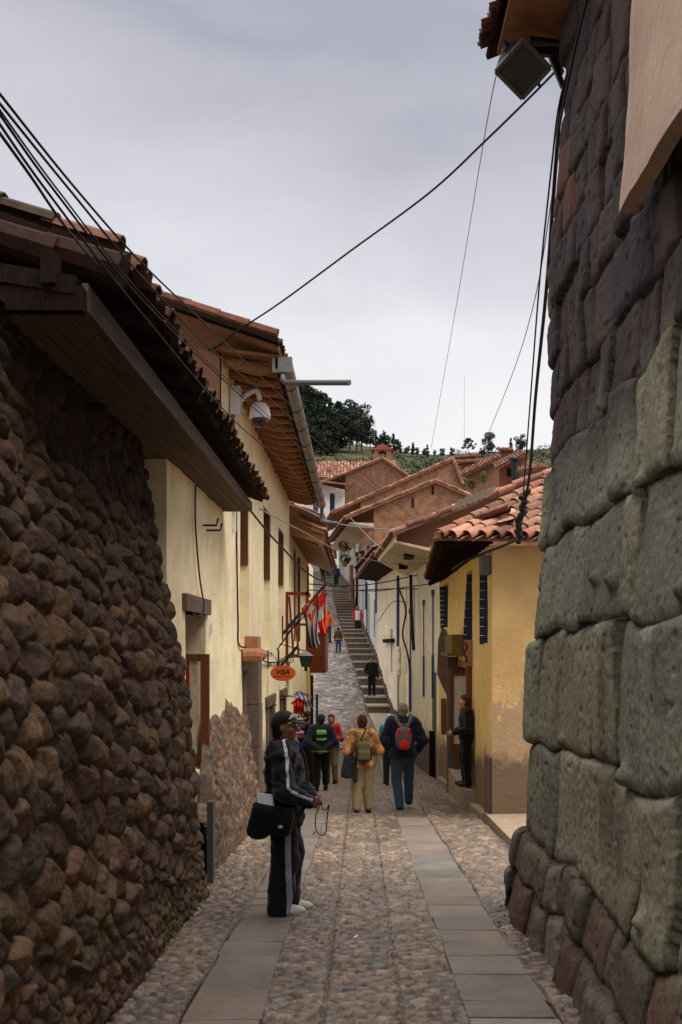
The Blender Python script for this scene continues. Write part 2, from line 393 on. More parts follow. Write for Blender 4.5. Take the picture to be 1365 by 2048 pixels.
# upper cobbled ramp and the flight of stone steps
SY = [28, 34, 40, 43, 50, 56, 68, 80, 95, 104]; SL = [1.0, .75, .34, .16, -.5, -.92, -1.68, -2.3, -3.6, -4.6]; SR = [1.9, 1.7, 1.22, 1.12, .80, .52, -.25, -1.0, -2.2, -3.]
sl = lambda Y: np.interp(Y, SY, SL); sr = lambda Y: np.interp(Y, SY, SR)
yr = np.concatenate([np.arange(33, 60, .035), np.arange(60, 98, .07)])
rl = lambda Y: sl(Y) - np.interp(Y, [30, 34, 40, 60, 98], [3.4, 3.4, 3.2, 2.9, 2.8])
V, Fc, Cc = cobble_strip(rl, lambda Y: sl(Y) - .03, yr, 90, 21, .15, .2, .05)
Cc = Cc * .72 + .03 * (hsh(np.floor(V[:, 0] * 6), np.floor(V[:, 1] * 5), 3)[:, None] ** 3) * 6
V[:, 2] += .02
mk('cobbled_ramp', V, Fc, M['cobble'], col=Cc, sm=True, local=True, kind='structure')
m = MB(); a = MB(); ys_ = list(np.linspace(40, 56, 12)) + list(np.linspace(57.3, 96, 31))
for i in range(len(ys_) - 1):
    y0, y1 = ys_[i], ys_[i + 1]; z = gz(y1) + .03; zb = gz(y0) - .5
    P = [(sl(y0), y0), (sr(y0), y0), (sr(y1), y1), (sl(y1), y1)]
    a.hexa([(x, y, zb) for x, y in P] + [(x, y, z - .07) for x, y in P])
    Q = [(sl(y0) - .02, y0 - .05), (sr(y0), y0 - .05), (sr(y1), y1 - .055), (sl(y1) - .02, y1 - .055)]
    m.hexa([(x, y, z - .068) for x, y in Q] + [(x, y, z) for x, y in Q])
st = empty('stone_stairs', 'long flight of broad stone steps climbing beside the cobbled ramp', 'stairs', (.8, 40, -1.1))
m.build('tread', M['step'], st); a.build('riser', M['riser'], st)
# slab landing before the steps
V = []; ys2 = np.linspace(32, 40.2, 14)
for y in ys2: V += [(sl(y) - .6 * (y < 34), y, gz(y) + .012), (sr(y) + .3, y, gz(y) + .012)]
mk('landing_path', V, grid_faces(14, 2, True), M['step'], local=True, kind='structure')
# ================================================================== STONE WALLS
def wall_path(X0, s, ya, ye, r, ret, step, rstep):
    """runs along +Y at X0 facing s (+1: +X, -1: -X), then rounds the corner to face +Y"""
    P, N = [], []
    for y in np.concatenate([np.arange(.4, ya, .03), np.arange(ya, ye - r, step)]): P.append((X0, y)); N.append((s, 0))
    for k in range(int(1.57 * r / step) + 1):
        t = k * step / r; P.append((X0 - s * r + s * r * math.cos(t), ye - r + r * math.sin(t))); N.append((s * math.cos(t), math.sin(t)))
    for q in np.arange(rstep, ret, rstep): P.append((X0 - s * r - s * q, ye)); N.append((0, 1))
    P = np.array(P); N = np.array(N); U = np.concatenate([[0], np.cumsum(np.hypot(*np.diff(P, axis=0).T))]) - (ya - .4)
    return P, N, U
# ---- left wall of round river boulders (lower wall of the near house)
def boulders(U, Zr, seed):
    u = U + .05 * vn(U * 2, Zr * 2, 0, seed); v = Zr + .09 * vn(U * 1.6, Zr * 1.3, 0, seed + 1)
    e1, d, I, J, a, b = cellfield(u, v, .215, .16, seed, .72, .5)
    e2, d2, I2, J2, a2, b2 = cellfield(u, v, .115, .09, seed + 5, .8, .5)
    small = (v + .25 * vn(U * 1.2, Zr * .8, 0, seed + 2)) < .52
    r = np.where(small, hsh(I2, J2, seed + 8), hsh(I, J, seed + 8)); r2 = np.where(small, hsh(I2, J2, seed + 9), hsh(I, J, seed + 9))
    e = np.where(small, e2, e1); A = np.where(small, a2 * .115, a * .215); Bq = np.where(small, b2 * .09, b * .16); dd = np.where(small, d2, d)
    big = np.where(small, .04, .075)
    h = big * (.55 + .75 * r2) * np.minimum(dome(e, .36), np.sqrt(np.clip(1.25 - dd * 2.3, 0, 1))) + big * .5 * ((r - .5) * A + (r2 - .5) * Bq) / .15
    for q in range(1):                                       # broken faces
        an = 6.283 * hsh(np.floor(r * 9999), np.floor(r2 * 9999), seed + 20 + q); tl = .25 + .6 * hsh(np.floor(r2 * 9999), np.floor(r * 9999), seed + 30 + q)
        h = np.minimum(h, big * (1.02 + .35 * r) + tl * (np.cos(an) * A + np.sin(an) * Bq))
    h += .014 * fbm(U * 11, Zr * 11, r * 40, seed + 3, 4) + .006 * vn(U * 50, Zr * 50, 0, seed + 4)
    fl = .014 + .010 * fbm(U * 7, Zr * 7, 0, seed + 12) + .006 * vn(U * 40, Zr * 40, 0, seed + 13)
    e = np.clip((h - fl) / .03, 0, 1) * .2; h = np.maximum(h, fl)
    return h, e, r, r2
BOUL = [lin(108, 84, 68), lin(98, 78, 64), lin(112, 87, 69), lin(100, 80, 67), lin(94, 76, 63), lin(116, 90, 70), lin(102, 82, 69), lin(92, 76, 66)]
P, N, U = wall_path(-1.31, 1, 3.3, 9.0, .28, .6, .0105, .02)
zr = np.concatenate([np.arange(-.12, 1.2, .0095), np.arange(1.2, 4.25, .012)])
UU, ZR = np.meshgrid(U, zr, indexing='ij'); PXx = P[:, 0][:, None] + 0 * ZR; PYy = P[:, 1][:, None] + 0 * ZR
h, e, r, r2 = boulders(UU, ZR, 31)
off = np.interp(ZR, [0, 1.78, 2.87, 4.2], [0, -.18, -.39, -.56]) - .04 + .05 * fbm(UU * .9, ZR * .9, 0, 77)
D = off + h; Z = np.minimum(gz(PYy) + ZR, 3.33)
Wt = np.clip((P[:, 1] - 7.6) / 1.1, 0, 1)[:, None]
Vb = np.stack([PXx + off + N[:, 0][:, None] * h, PYy + off * Wt + N[:, 1][:, None] * h, Z], -1)
c = pick(BOUL, r) * (.62 + .5 * r2)[..., None]
c = c * (1 - .6 * smooth(1.7, 3.5, ZR))[..., None]                                  # shade under the eaves painted into the stone colour
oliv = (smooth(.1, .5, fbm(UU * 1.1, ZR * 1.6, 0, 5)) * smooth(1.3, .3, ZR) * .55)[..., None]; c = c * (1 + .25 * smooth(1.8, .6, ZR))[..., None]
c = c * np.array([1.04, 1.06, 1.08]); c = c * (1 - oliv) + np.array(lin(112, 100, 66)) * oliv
mo = smooth(.0, .15, e)[..., None]; c = np.array(lin(108, 88, 70)) * .75 * (1 - mo) + c * mo
hA = empty('cottage', 'low near house with round boulder wall, cream plaster and sagging clay tile eaves', 'house', (-1.6, 7, gz(7)))
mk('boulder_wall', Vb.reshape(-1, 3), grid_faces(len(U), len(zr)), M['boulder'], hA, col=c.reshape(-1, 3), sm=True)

# ---- right wall of fitted polygonal blocks
P, N, U = wall_path(1.24, -1, 3.5, 8.5, .16, 2.4, .0105, .03)
zz_ = np.concatenate([np.arange(-.75, 3.3, .0105), np.arange(3.3, 7.2, .013)])
UU, Z = np.meshgrid(U, zz_, indexing='ij'); PYy = P[:, 1][:, None] + 0 * Z; PXx = P[:, 0][:, None] + 0 * Z
rows = np.array([-2, -1.2, -.55, -.12, .2, .92, 1.72, 2.42, 3.1, 3.55, 4.0, 4.4, 4.82, 5.2, 5.65, 6.05, 6.5, 7., 7.6])
wid = np.array([.4, .4, .36, .42, .72, .8, .74, .62, .42, .42, .38, .4, .36, .4, .36, .4, .4, .4])
UR = UU; uc = 8.5 - .16 - 3.5 + .12; UU = UU - .34 * np.clip((UU - uc + .2) / .4, 0, 1)
vv = Z + .10 * vn(UU * .75, Z * .5, 0, 41) + .05 * vn(UU * 2.1, Z * 1.2, 0, 42) + .03 * (UU - 3)
j = np.clip(np.searchsorted(rows, vv, 'right') - 1, 0, len(wid) - 1)
w = wid[j]; uu = UU + .06 * vn(UU * 1.3, Z * 1.7, 0, 43) + .02 * vn(UU * 5, Z * 5, 0, 44)
gu = uu / w + hsh(j, j, 45); i = np.floor(gu)
bd = lambda q: q + .62 * (hsh(q, j, 46) - .5)
i = np.where(gu < bd(i), i - 1, i); i = np.where(gu >= bd(i + 1), i + 1, i)
du = np.minimum(gu - bd(i), bd(i + 1) - gu) * w; dv = np.minimum(vv - rows[j], rows[j + 1] - vv)
k_ = .035; hh = np.clip(.5 + .5 * (dv - du) / k_, 0, 1); ed = dv + (du - dv) * hh - k_ * hh * (1 - hh) + .004
ed = np.maximum(ed, 0) + .012 * vn(UU * 7, Z * 7, 0, 47) * (ed > .02)
r = hsh(i, j, 48); r2 = hsh(i, j, 49); r3 = hsh(i, j, 50)
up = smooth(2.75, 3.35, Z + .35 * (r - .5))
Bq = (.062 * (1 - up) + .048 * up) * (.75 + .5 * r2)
cu = (gu - (bd(i) + bd(i + 1)) / 2) * w; cv = vv - (rows[j] + rows[j + 1]) / 2
D = Bq * dome(ed, .095 - .02 * up) + (r - .5) * .16 * cu + (r3 - .5) * .12 * cv + .035 * (r2 - .5) - .05
D += .016 * fbm(UU * 4, Z * 2.2, r * 30, 51) + .004 * vn(UU * 30, Z * 30, 0, 52) + .02 * np.abs(vn(UU * 3.2, Z * .7, r3 * 20, 53)) - .012 * smooth(.55, .8, vn(UU * 16, Z * 13, 0, 57))
for bu, bz, s in [(2.2, 2.02, .055), (2.55, 2.06, .045), (1.55, .98, .06), (1.15, .36, .04), (1.75, 2.5, .05), (3.3, 1.0, .04), (2.75, .33, .035), (.9, 1.9, .05)]:
    q = ((UU - bu) / s) ** 2 + ((Z - bz) / (s * .9)) ** 2; D += s * 1.25 * np.exp(-q * .8)
ZR = Z - gz(PYy)
off = np.interp(ZR, [0, .8, 2.2, 3.2, 4.3, 5.6, 7.4], [.03, -.12, -.18, -.30, -.33, -.33, -.46])
Dt = off + D
Wt = np.clip((P[:, 1] - 6.6) / 1.6, 0, 1)[:, None] * .45
Vb = np.stack([PXx - off + N[:, 0][:, None] * D, PYy + off * Wt + N[:, 1][:, None] * D, Z], -1)
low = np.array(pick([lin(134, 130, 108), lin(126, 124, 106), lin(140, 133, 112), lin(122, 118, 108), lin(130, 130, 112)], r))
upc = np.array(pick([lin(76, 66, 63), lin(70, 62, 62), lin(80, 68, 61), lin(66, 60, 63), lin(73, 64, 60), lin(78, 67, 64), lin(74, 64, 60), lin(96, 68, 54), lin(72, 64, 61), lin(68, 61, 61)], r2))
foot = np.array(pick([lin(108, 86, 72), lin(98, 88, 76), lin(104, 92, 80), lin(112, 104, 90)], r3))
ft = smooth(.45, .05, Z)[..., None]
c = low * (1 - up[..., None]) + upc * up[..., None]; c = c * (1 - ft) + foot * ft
st_ = smooth(.25, .6, fbm(UU * 2.5, Z * .5, 0, 54))[..., None]; st_ = st_ * (1 - .7 * up[..., None]); c = c * (1 - .3 * st_) + np.array(lin(104, 80, 62)) * .3 * st_
dk = smooth(.2, .7, fbm(UU * 3, Z * 1.4, 0, 55))[..., None]; c = c * (1 - .35 * dk)
grain = smooth(.15, .5, vn(UU * 60, Z * 60, 0, 56))[..., None] * (1 - up[..., None]); c = c * (1 - .25 * grain)
c = c * (.8 + .35 * r3)[..., None]
mo = smooth(.0, .018, ed)[..., None]; c = c * mo + np.array(lin(60, 42, 34)) * .5 * (1 - mo)
inca = empty('stone_block_wall', 'tall leaning wall of huge fitted polygonal stone blocks, green-grey below and dark above', 'wall', (1.4, 6, gz(6)))
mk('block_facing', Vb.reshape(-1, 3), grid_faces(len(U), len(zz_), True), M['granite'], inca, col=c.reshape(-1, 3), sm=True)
# plastered upper wall above the stones
ys = np.arange(3.2, 6.2, .06); zs = np.arange(4.2, 7.6, .06); YY, ZZ = np.meshgrid(ys, zs, indexing='ij')
y1 = 5.36 + .035 * fbm(ZZ * 2.2, 0 * ZZ, 0, 60); YY = .5 + (YY - 3.2) / 2.94 * (y1 - .5)
z0 = 4.0 + .05 * fbm(YY * 2.2, 0 * YY, 0, 61); ZZ = z0 + (ZZ - 4.2) / 3.36 * (7.5 - z0)
XX = 1.24 + .255 + .06 * (ZZ - 4.3) - .075 + .012 * fbm(YY * 3, ZZ * 3, 0, 62)
ny, nz = YY.shape; Vp = np.stack([XX, YY, ZZ], -1).reshape(-1, 3); Vp2 = Vp + np.array([.09, 0, 0])
fr = grid_faces(ny, nz, True)
rim = [a * nz for a in range(ny)]; rim2 = [(ny - 1) * nz + b for b in range(nz)]
ff = [tuple(f) for f in fr]; n0 = len(Vp)
for q in (rim, rim2): ff += [(q[k], q[k + 1], q[k + 1] + n0, q[k] + n0) for k in range(len(q) - 1)]
mk('upper_plaster', np.concatenate([Vp, Vp2]), ff, M['stucco'], inca)
# ================================================================== HOUSE HELPERS
class Facade:
    """a wall between two plan points with recessed openings; side = +1 faces +X when running along +Y, -1 faces -X"""
    def __init__(s, p0, p1, zb, zt, holes=(), side=1, depth=.3, amp=.018, seed=0, step=.3, lean=0.):
        s.p0 = np.array(p0, float); d = np.array(p1, float) - s.p0; s.L = np.hypot(*d); s.t = d / s.L
        s.n = np.array([s.t[1], -s.t[0]]) * side; s.side = side; s.zb, s.zt = zb, zt; s.holes = holes; s.depth = depth; s.amp = amp; s.seed = seed; s.step = step; s.lean = lean
    def P(s, u, z, d=0.):
        q = s.p0 + s.t * u + s.n * (d - s.lean * (z - s.zb)); return (q[0], q[1], z)
    def wall(s):
        bu = {0., s.L}; zt = s.zt if callable(s.zt) else (lambda u: s.zt)
        top = max(zt(0), zt(s.L), zt(s.L / 2)); bz = {s.zb, top}
        for h in s.holes: bu |= {h[0], h[1]}; bz |= {h[2], h[3]}
        def fill(b):
            b = sorted(b); o = []
            for x, y in zip(b, b[1:]):
                n = max(1, int(round((y - x) / s.step))); o += [x + (y - x) * k / n for k in range(n)]
            return o + [b[-1]]
        us, zs = fill(bu), fill(bz); Ug, Zg = np.meshgrid(us, zs, indexing='ij')
        zt_ = np.vectorize(zt)(Ug); ztop = np.where(Zg >= top - 1e-9, zt_, np.minimum(Zg, zt_))
        dd = s.amp * fbm(Ug * .9 + s.seed * 7, Zg * .9, 0, 90) + s.amp * .35 * vn(Ug * 3.3, Zg * 3.3, s.seed, 91) - s.lean * (ztop - s.zb)
        V = np.stack([s.p0[0] + s.t[0] * Ug + s.n[0] * dd, s.p0[1] + s.t[1] * Ug + s.n[1] * dd, ztop], -1).reshape(-1, 3)
        nu, nz = len(us), len(zs); Fc = []; idx = lambda a, b: a * nz + b; V = [tuple(v) for v in V]
        inh = lambda u, z: any(h[0] < u < h[1] and h[2] < z < h[3] for h in s.holes)
        for a in range(nu - 1):
            for b in range(nz - 1):
                if not inh((us[a] + us[a + 1]) / 2, (zs[b] + zs[b + 1]) / 2):
                    f = (idx(a, b), idx(a + 1, b), idx(a + 1, b + 1), idx(a, b + 1)); Fc.append(f if s.side > 0 else f[::-1])
        for h in s.holes:                                        # reveals
            dp = h[4] if len(h) > 4 else s.depth
            ua, ub = us.index(h[0]), us.index(h[1]); za, zb_ = zs.index(h[2]), zs.index(h[3])
            loop = [idx(a, za) for a in range(ua, ub)] + [idx(ub, b) for b in range(za, zb_)] + [idx(a, zb_) for a in range(ub, ua, -1)] + [idx(ua, b) for b in range(zb_, za, -1)]
            base = len(V)
            for q in loop: v = V[q]; V.append((v[0] - s.n[0] * dp, v[1] - s.n[1] * dp, v[2]))
            n = len(loop)
            for k in range(n):
                f = (loop[k], base + k, base + (k + 1) % n, loop[(k + 1) % n]); Fc.append(f if s.side < 0 else f[::-1])
        return V, Fc
    def hexa(s, m, u0, u1, z0, z1, d0, d1):
        return m.hexa([s.P(u0, z0, d0), s.P(u1, z0, d0), s.P(u1, z0, d1), s.P(u0, z0, d1), s.P(u0, z1, d0), s.P(u1, z1, d0), s.P(u1, z1, d1), s.P(u0, z1, d1)])
    def window(s, parent, h, mat, d=None, fw=.07, pane='glass', bars=1, name='window', sill=None):
        dp = (h[4] if len(h) > 4 else s.depth) if d is None else d; u0, u1, z0, z1 = h[:4]; m = MB(); a, b = -dp, -dp + .06
        s.hexa(m, u0, u0 + fw, z0, z1, a, b); s.hexa(m, u1 - fw, u1, z0, z1, a, b); s.hexa(m, u0 + fw, u1 - fw, z1 - fw, z1, a, b); s.hexa(m, u0 + fw, u1 - fw, z0, z0 + fw, a, b)
        for k in range(bars): uc = u0 + (u1 - u0) * (k + 1) / (bars + 1); s.hexa(m, uc - .02, uc + .02, z0 + fw, z1 - fw, a, b - .01)
        w = m.build(name, M[mat], parent)
        g = MB(); s.hexa(g, u0 + .01, u1 - .01, z0 + .01, z1 - .01, a - .02, a + .02); sub('pane', g.V, g.F, M[pane], w)
        if sill:
            g = MB(); s.hexa(g, u0 - .05, u1 + .05, z0 - .07, z0 - .003, -.1, .05); sub('sill', g.V, g.F, M[sill], w)
        return w
    def panel(s, parent, name, u0, u1, z0, z1, d0, d1, mat):
        m = MB(); s.hexa(m, u0, u1, z0, z1, d0, d1); return m.build(name, M[mat], parent)

TILES = [lin(186, 130, 106), lin(170, 116, 94), lin(198, 146, 120), lin(156, 108, 88), lin(180, 132, 110), lin(146, 108, 90), lin(192, 136, 108)]
def tiles(m, o, e, sdir, ne, ns, pitch=.2, ln=.4, seed=0, seg=5, rad=.082, pal=TILES, pan=True, jit=1., lift=.05, dark=1.):
    """rows of barrel tiles: covers, and channels between them, laid up the slope from the eave point o"""
    rnd = random.Random(seed); o, e, sd = Vector(o), Vector(e).normalized(), Vector(sdir).normalized()
    nr = e.cross(sd).normalized()
    if nr.z < 0: nr = -nr
    ex = sd.cross(nr).normalized() 
    if ex.dot(e) < 0: ex = -ex
    def one(c, up, r0, r1, l, yaw, zl):
        d = (sd + ex * yaw).normalized(); V = []
        for (q, r, lf) in ((0, r0, zl), (l, r1, zl - .015)):
            for ro in (r, r - .014):
                for k in range(seg + 1):
                    t = math.pi * k / seg
                    V.append(c + d * q + ex * math.cos(t) * ro + nr * (math.sin(t) * ro * up * .85 + lf))
        n = seg + 1; Fc = []
        for k in range(seg):
            Fc += [(k, k + 1, 2 * n + k + 1, 2 * n + k), (n + k + 1, n + k, 3 * n + k, 3 * n + k + 1), (k + 1, k, n + k, n + k + 1)]
        Fc += [(0, 2 * n, 3 * n, n), (seg, n + seg, 3 * n + seg, 2 * n + seg)]
        m.add(V, Fc)
    for a in range(ne):
        for b in range(ns):
            j = lambda s_: rnd.uniform(-s_, s_) * jit
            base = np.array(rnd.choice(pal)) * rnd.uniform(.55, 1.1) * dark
            if rnd.random() < .28: base = base * .45 + np.array(lin(110, 100, 84)) * .22
            m.cur = tuple(base); c = o + e * (a * pitch + j(.012)) + sd * (b * (ln - .06) + j(.025))
            one(c, 1, rad + j(.006), rad * .82, ln + j(.02), j(.05), lift + .012 * b * 0)
            if pan:
                m.cur = tuple(base * rnd.uniform(.6, .9)); c2 = c + e * pitch * .5 - sd * .05
                one(c2, -1, rad * .9, rad * 1.05, ln, j(.04), lift + .0)
def roof(parent, o, e, sdir, ne, ns, thick=.07, pitch=.2, ln=.4, under='darkwood', name='roof', **k):
    """a tiled roof slope: deck (roof) with its tiles as sub-part"""
    o, e, sd = Vector(o), Vector(e).normalized(), Vector(sdir).normalized(); nr = e.cross(sd).normalized()
    if nr.z < 0: nr = -nr
    W, S_ = ne * pitch, ns * (ln - .06) + .06
    P = [o - e * .1, o + e * (W - .1), o + e * (W - .1) + sd * S_, o - e * .1 + sd * S_]; m = MB()
    m.hexa([p - nr * thick for p in P] + [p - nr * .008 for p in P]); r = m.build(name, M[under], parent)
    t = MB(); tiles(t, o, e, sd, ne, ns, pitch, ln, **k); mk('tile_courses', t.V, t.F, M['tile'], r, col=np.array(t.c))
    return r
def solid(parent, name, poly, off, mat):
    m = MB(); m.prism(poly, off); return m.build(name, M[mat], parent)

# ================================================================== LEFT SIDE
# ---- cottage (near, boulder wall built above): plaster wall, window, eaves
f = Facade((-1.74, 8.95), (-1.72, 12.62), -1.4, 3.42, [(1.0, 2.25, .30, 1.99, .34)], 1, .34, .03, 3, .12)
V, Fc = f.wall(); mk('plaster_wall', V, Fc, M['rough'], hA)
f3 = Facade((-2.9, 8.93), (-1.735, 8.945), -1.4, 3.32, (), 1, .3, .01, 4, .15); V, Fc = f3.wall(); mk('plaster_return', V, Fc, M['rough'], hA)
f.panel(hA, 'lintel', .85, 2.4, 1.99, 2.16, -.2, .035, 'stonep')
w = f.window(hA, (1.0, 2.25, .30, 1.99), 'wood', .32, .08)
# casement leaf standing open, square to the wall
m = MB(); Yl = 11.0
for a, b in ((-2.02, -1.94), (-1.76, -1.665)): m.box((a, Yl, .36), (b, Yl + .05, 1.55))
m.box((-1.94, Yl + .003, 1.47), (-1.76, Yl + .047, 1.55)); m.box((-1.94, Yl + .003, .36), (-1.76, Yl + .047, .45))
sh = m.build('shutter', M['wood'], hA)
m = MB(); m.box((-1.94, Yl + .02, .45), (-1.885, Yl + .03, 1.47)); sub('red_cloth', m.V, m.F, M['red'], sh)
m = MB(); m.box((-1.875, Yl + .015, .45), (-1.80, Yl + .04, 1.47)); sub('inner_stile', m.V, m.F, M['soffit'], sh)
# rough cobble footing with a ragged top
us = np.arange(0, 5.4, .02); zs = np.arange(0, 1, .022); UU, SS = np.meshgrid(us, zs, indexing='ij'); Yb = 9.85 + UU
topz = np.interp(Yb, [9.8, 10.6, 11.2, 12, 13, 15], [.75, .9, 1.65, 1.75, 1.9, 1.8]) + .16 * fbm(UU * 3, 0 * UU, 0, 70)
ZR = SS * topz - .1; h, e, r, r2 = boulders(UU * 1.7, ZR * 1.7, 37)
D = (h * .8) * np.clip((1 - SS) / .06, 0, 1) + np.interp(ZR, [0, 1.7], [.28, .015]) * np.clip((1 - SS) / .03, .05, 1) - .03
c = pick([lin(126, 104, 86), lin(110, 93, 81), lin(136, 112, 92), lin(106, 95, 86), lin(120, 95, 78)], r) * (.65 + .5 * r2)[..., None]
mo = smooth(.02, .14, e)[..., None]; c = np.array(lin(120, 98, 76)) * .6 * (1 - mo) + c * mo
mk('cobble_footing', np.stack([-1.74 + D, Yb, gz(Yb) + ZR], -1).reshape(-1, 3), grid_faces(len(us), len(zs)), M['boulder'], hA, col=c.reshape(-1, 3), sm=True)
# eaves: boxed soffit of boards, fascia, timber at the near end
s_, fs = MB(), MB(); rnd = random.Random(5)
for k in range(5):
    a = -1.92 + k * .106; y0 = 4.98 + rnd.uniform(0, .05)
    s_.hexa([(a, y0, 3.325), (a + .101, y0, 3.325), (a + .101, 12.58, 3.335), (a, 12.58, 3.335), (a, y0, 3.35), (a + .101, y0, 3.35), (a + .101, 12.58, 3.36), (a, 12.58, 3.36)])
s_.build('soffit', M['boards'], hA)
fs.hexa([(-1.39, 4.98, 3.322), (-1.36, 4.98, 3.322), (-1.36, 12.6, 3.332), (-1.39, 12.6, 3.332), (-1.39, 4.98, 3.46), (-1.36, 4.98, 3.46), (-1.36, 12.6, 3.45), (-1.39, 12.6, 3.45)])
fs.build('fascia', M['fascia'], hA)
m = MB(); m.box((-2.6, 4.9, 3.3), (-1.365, 4.978, 3.42)); m.box((-1.56, 4.86, 3.42), (-1.49, 4.97, 3.58)); m.beam((-1.4, 4.92, 3.42), (-2.7, 4.92, 3.64), .06, .09); m.box((-2.6, 5.0, 3.36), (-1.9, 5.06, 3.66))
for k in range(13): m.beam((-1.22, 5.2 + k * .6, 3.54), (-2.4, 5.2 + k * .6, 3.98), .08, .08)
m.build('rafters', M['darkwood'], hA)
m = MB(); m.box((-2.9, 5.06, 3.36), (-1.92, 12.5, 3.42)); m.build('wall_plate', M['darkwood'], hA)
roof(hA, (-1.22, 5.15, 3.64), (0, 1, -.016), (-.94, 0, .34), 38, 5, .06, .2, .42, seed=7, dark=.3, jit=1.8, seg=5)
m = MB(); rnd = random.Random(8)                              # verge tiles along the near edge
for k in range(5):
    a = Vector((-1.2 - .33 * k, 5.05, 3.55 + .085 * k)); m.cur = tuple(np.array(lin(78, 54, 44)) * rnd.uniform(.4, .8))
    m.tube([a, a + Vector((-.4, rnd.uniform(-.02, .02), .13))], [.085, .075], 8)
mk('verge_tiles', m.V, m.F, M['tile'], hA, col=np.array(m.c))
m = MB(); m.box((-1.45, 9.44, gz(9.5) - .05), (-1.39, 9.58, .16)); m.build('meter_box', M['greyp'], hA)
# iron hooks and a cable run on the plaster
for a, b in ((10.9, 2.96), (11.2, 2.94)): m = MB(); m.tube([(-1.74, a, b), (-1.57, a, b), (-1.55, a, b + .08)], .012); m.build('bracket', M['iron'], hA)
m = MB(); m.tube(spline([(-1.70, 10.3, 3.3), (-1.705, 10.33, 2.9), (-1.70, 10.55, 2.4), (-1.69, 10.8, 2.05), (-1.66, 10.3, 1.95), (-1.68, 10.0, 1.97)], 6), .010); m.build('cable', M['wire'], hA)
m = MB(); m.box((-1.735, 11.5, 1.79), (-1.70, 11.57, 1.90)); m.build('junction_box', M['paper'], hA)

# ---- tall cream house behind it
hB = empty('tall_house', 'tall smooth cream house with narrow window slots and orange rafter ends under the gutter', 'house', (-2, 18, gz(18)))
HB = [(1.95, 3.1, 1.56, 4.05, .26), (5.55, 6.95, 1.58, 4.2, .26), (8.85, 10.35, 1.6, 4.2, .26), (2.45, 3.2, -1.35, 1.28, .35), (6.1, 7.1, -1.6, .52, .35), (9.3, 10.3, -1.8, .5, .35)]
f = Facade((-1.75, 12.6), (-1.75, 24.7), -2.4, 5.36, HB, 1, .26, .014, 5, .35)
V, Fc = f.wall(); mk('wall', V, Fc, M['cream'], hB)
for h, zm in zip(HB[:3], (2.88, 2.9, 3.0)):
    w = f.window(hB, (h[0], h[1], zm, h[3]), 'wood', .24, .09)
    m = MB(); f.hexa(m, h[1] - .03, h[1] - .004, zm + .02, h[3] - .01, -.17, -.012); f.hexa(m, h[0] + .004, h[0] + .03, zm + .02, h[3] - .01, -.17, -.012); f.hexa(m, h[0] + .028, h[1] - .028, h[3] - .04, h[3] - .012, -.168, -.014); sub('frame', m.V, m.F, M['wood'], w)
    f.panel(hB, 'recess_panel', h[0], h[1], h[2], zm, -.26, -.20, 'pale')
for h in HB[3:]:
    d = f.window(hB, h, 'darkwood', .33, .1, 'black', 0, 'door')
    m = MB(); 
    f.hexa(m, h[0] - .22, h[0] + .004, -2.4, h[3] - .05, -.34, .05); f.hexa(m, h[1] - .004, h[1] + .24, -2.4, h[3] - .02, -.34, .05); f.hexa(m, h[0] - .3, h[1] + .32, h[3] - .02, h[3] + .16, -.34, .07)
    m.build('door_surround', M['stonep'], hB)
m = MB(); m.tube([(-1.72, 14.75, 1.50), (-1.45, 14.75, 1.5)], .10, 10); m.box((-1.72, 14.86, 1.6), (-1.52, 15.3, 1.78)); m.tube([(-1.74, 14.7, 1.5), (-1.56, 15.9, 1.5)], .09, 10); m.build('cornice', M['terracotta'], hB)
m = MB(); m.box((-1.72, 15.0, gz(15) - .1), (-1.52, 15.5, .1)); m.box((-1.722, 15.0, .11), (-1.515, 15.5, .75)); m.box((-1.72, 15.0, .76), (-1.525, 15.5, 1.41)); m.build('door_jamb', M['stonep'], hB)
# gable in adobe, facing us
solid(hB, 'gable', [(-1.77, 12.58, -2.4), (-1.77, 12.58, 5.30), (-4.9, 12.58, 6.45), (-8, 12.58, 5.3), (-8, 12.58, -2.4)], (0, .25, 0), 'stucco2')
# rafter ends (canes) under the eaves
n_r = 22
for k in range(n_r):
    y = 12.75 + k * (11.8 / (n_r - 1)); V = []
    prof = [(-1.80, 5.31, .085), (-1.55, 5.24, .08), (-1.32, 5.18, .085), (-1.16, 5.16, .06), (-1.10, 5.20, .02)]
    m = MB(); m.tube([(x, y, z) for x, z, _ in prof], [q for *_, q in prof], 8); m.build('rafter_end', M['rafter'], hB)
m = MB(); m.hexa([(-1.85, 12.5, 5.36), (-1.02, 12.5, 5.25), (-1.02, 24.75, 5.25), (-1.85, 24.75, 5.36), (-1.85, 12.5, 5.40), (-1.02, 12.5, 5.29), (-1.02, 24.75, 5.29), (-1.85, 24.75, 5.40)]); m.build('soffit', M['rafter'], hB)
m = MB(); m.hexa([(-1.06, 12.5, 5.12), (-1.03, 12.5, 5.12), (-1.03, 24.75, 5.12), (-1.06, 24.75, 5.12), (-1.06, 12.5, 5.25), (-1.03, 12.5, 5.25), (-1.03, 24.75, 5.25), (-1.06, 24.75, 5.25)]); m.build('fascia', M['darkwood'], hB)
roof(hB, (-.99, 12.45, 5.36), (0, 1, 0), (-.945, 0, .33), 61, 6, .06, .2, .42, seed=9, under='rafter', dark=.55, seg=4)
m = MB(); m.hexa([(-1.0, 12.2, 5.36), (-4.9, 12.2, 6.66), (-4.9, 12.2, 6.72), (-1.0, 12.2, 5.42), (-1.0, 12.6, 5.36), (-4.9, 12.6, 6.66), (-4.9, 12.6, 6.72), (-1.0, 12.6, 5.42)]); m.build('verge_board', M['darkwood'], hB)
m = MB(); rnd = random.Random(3)
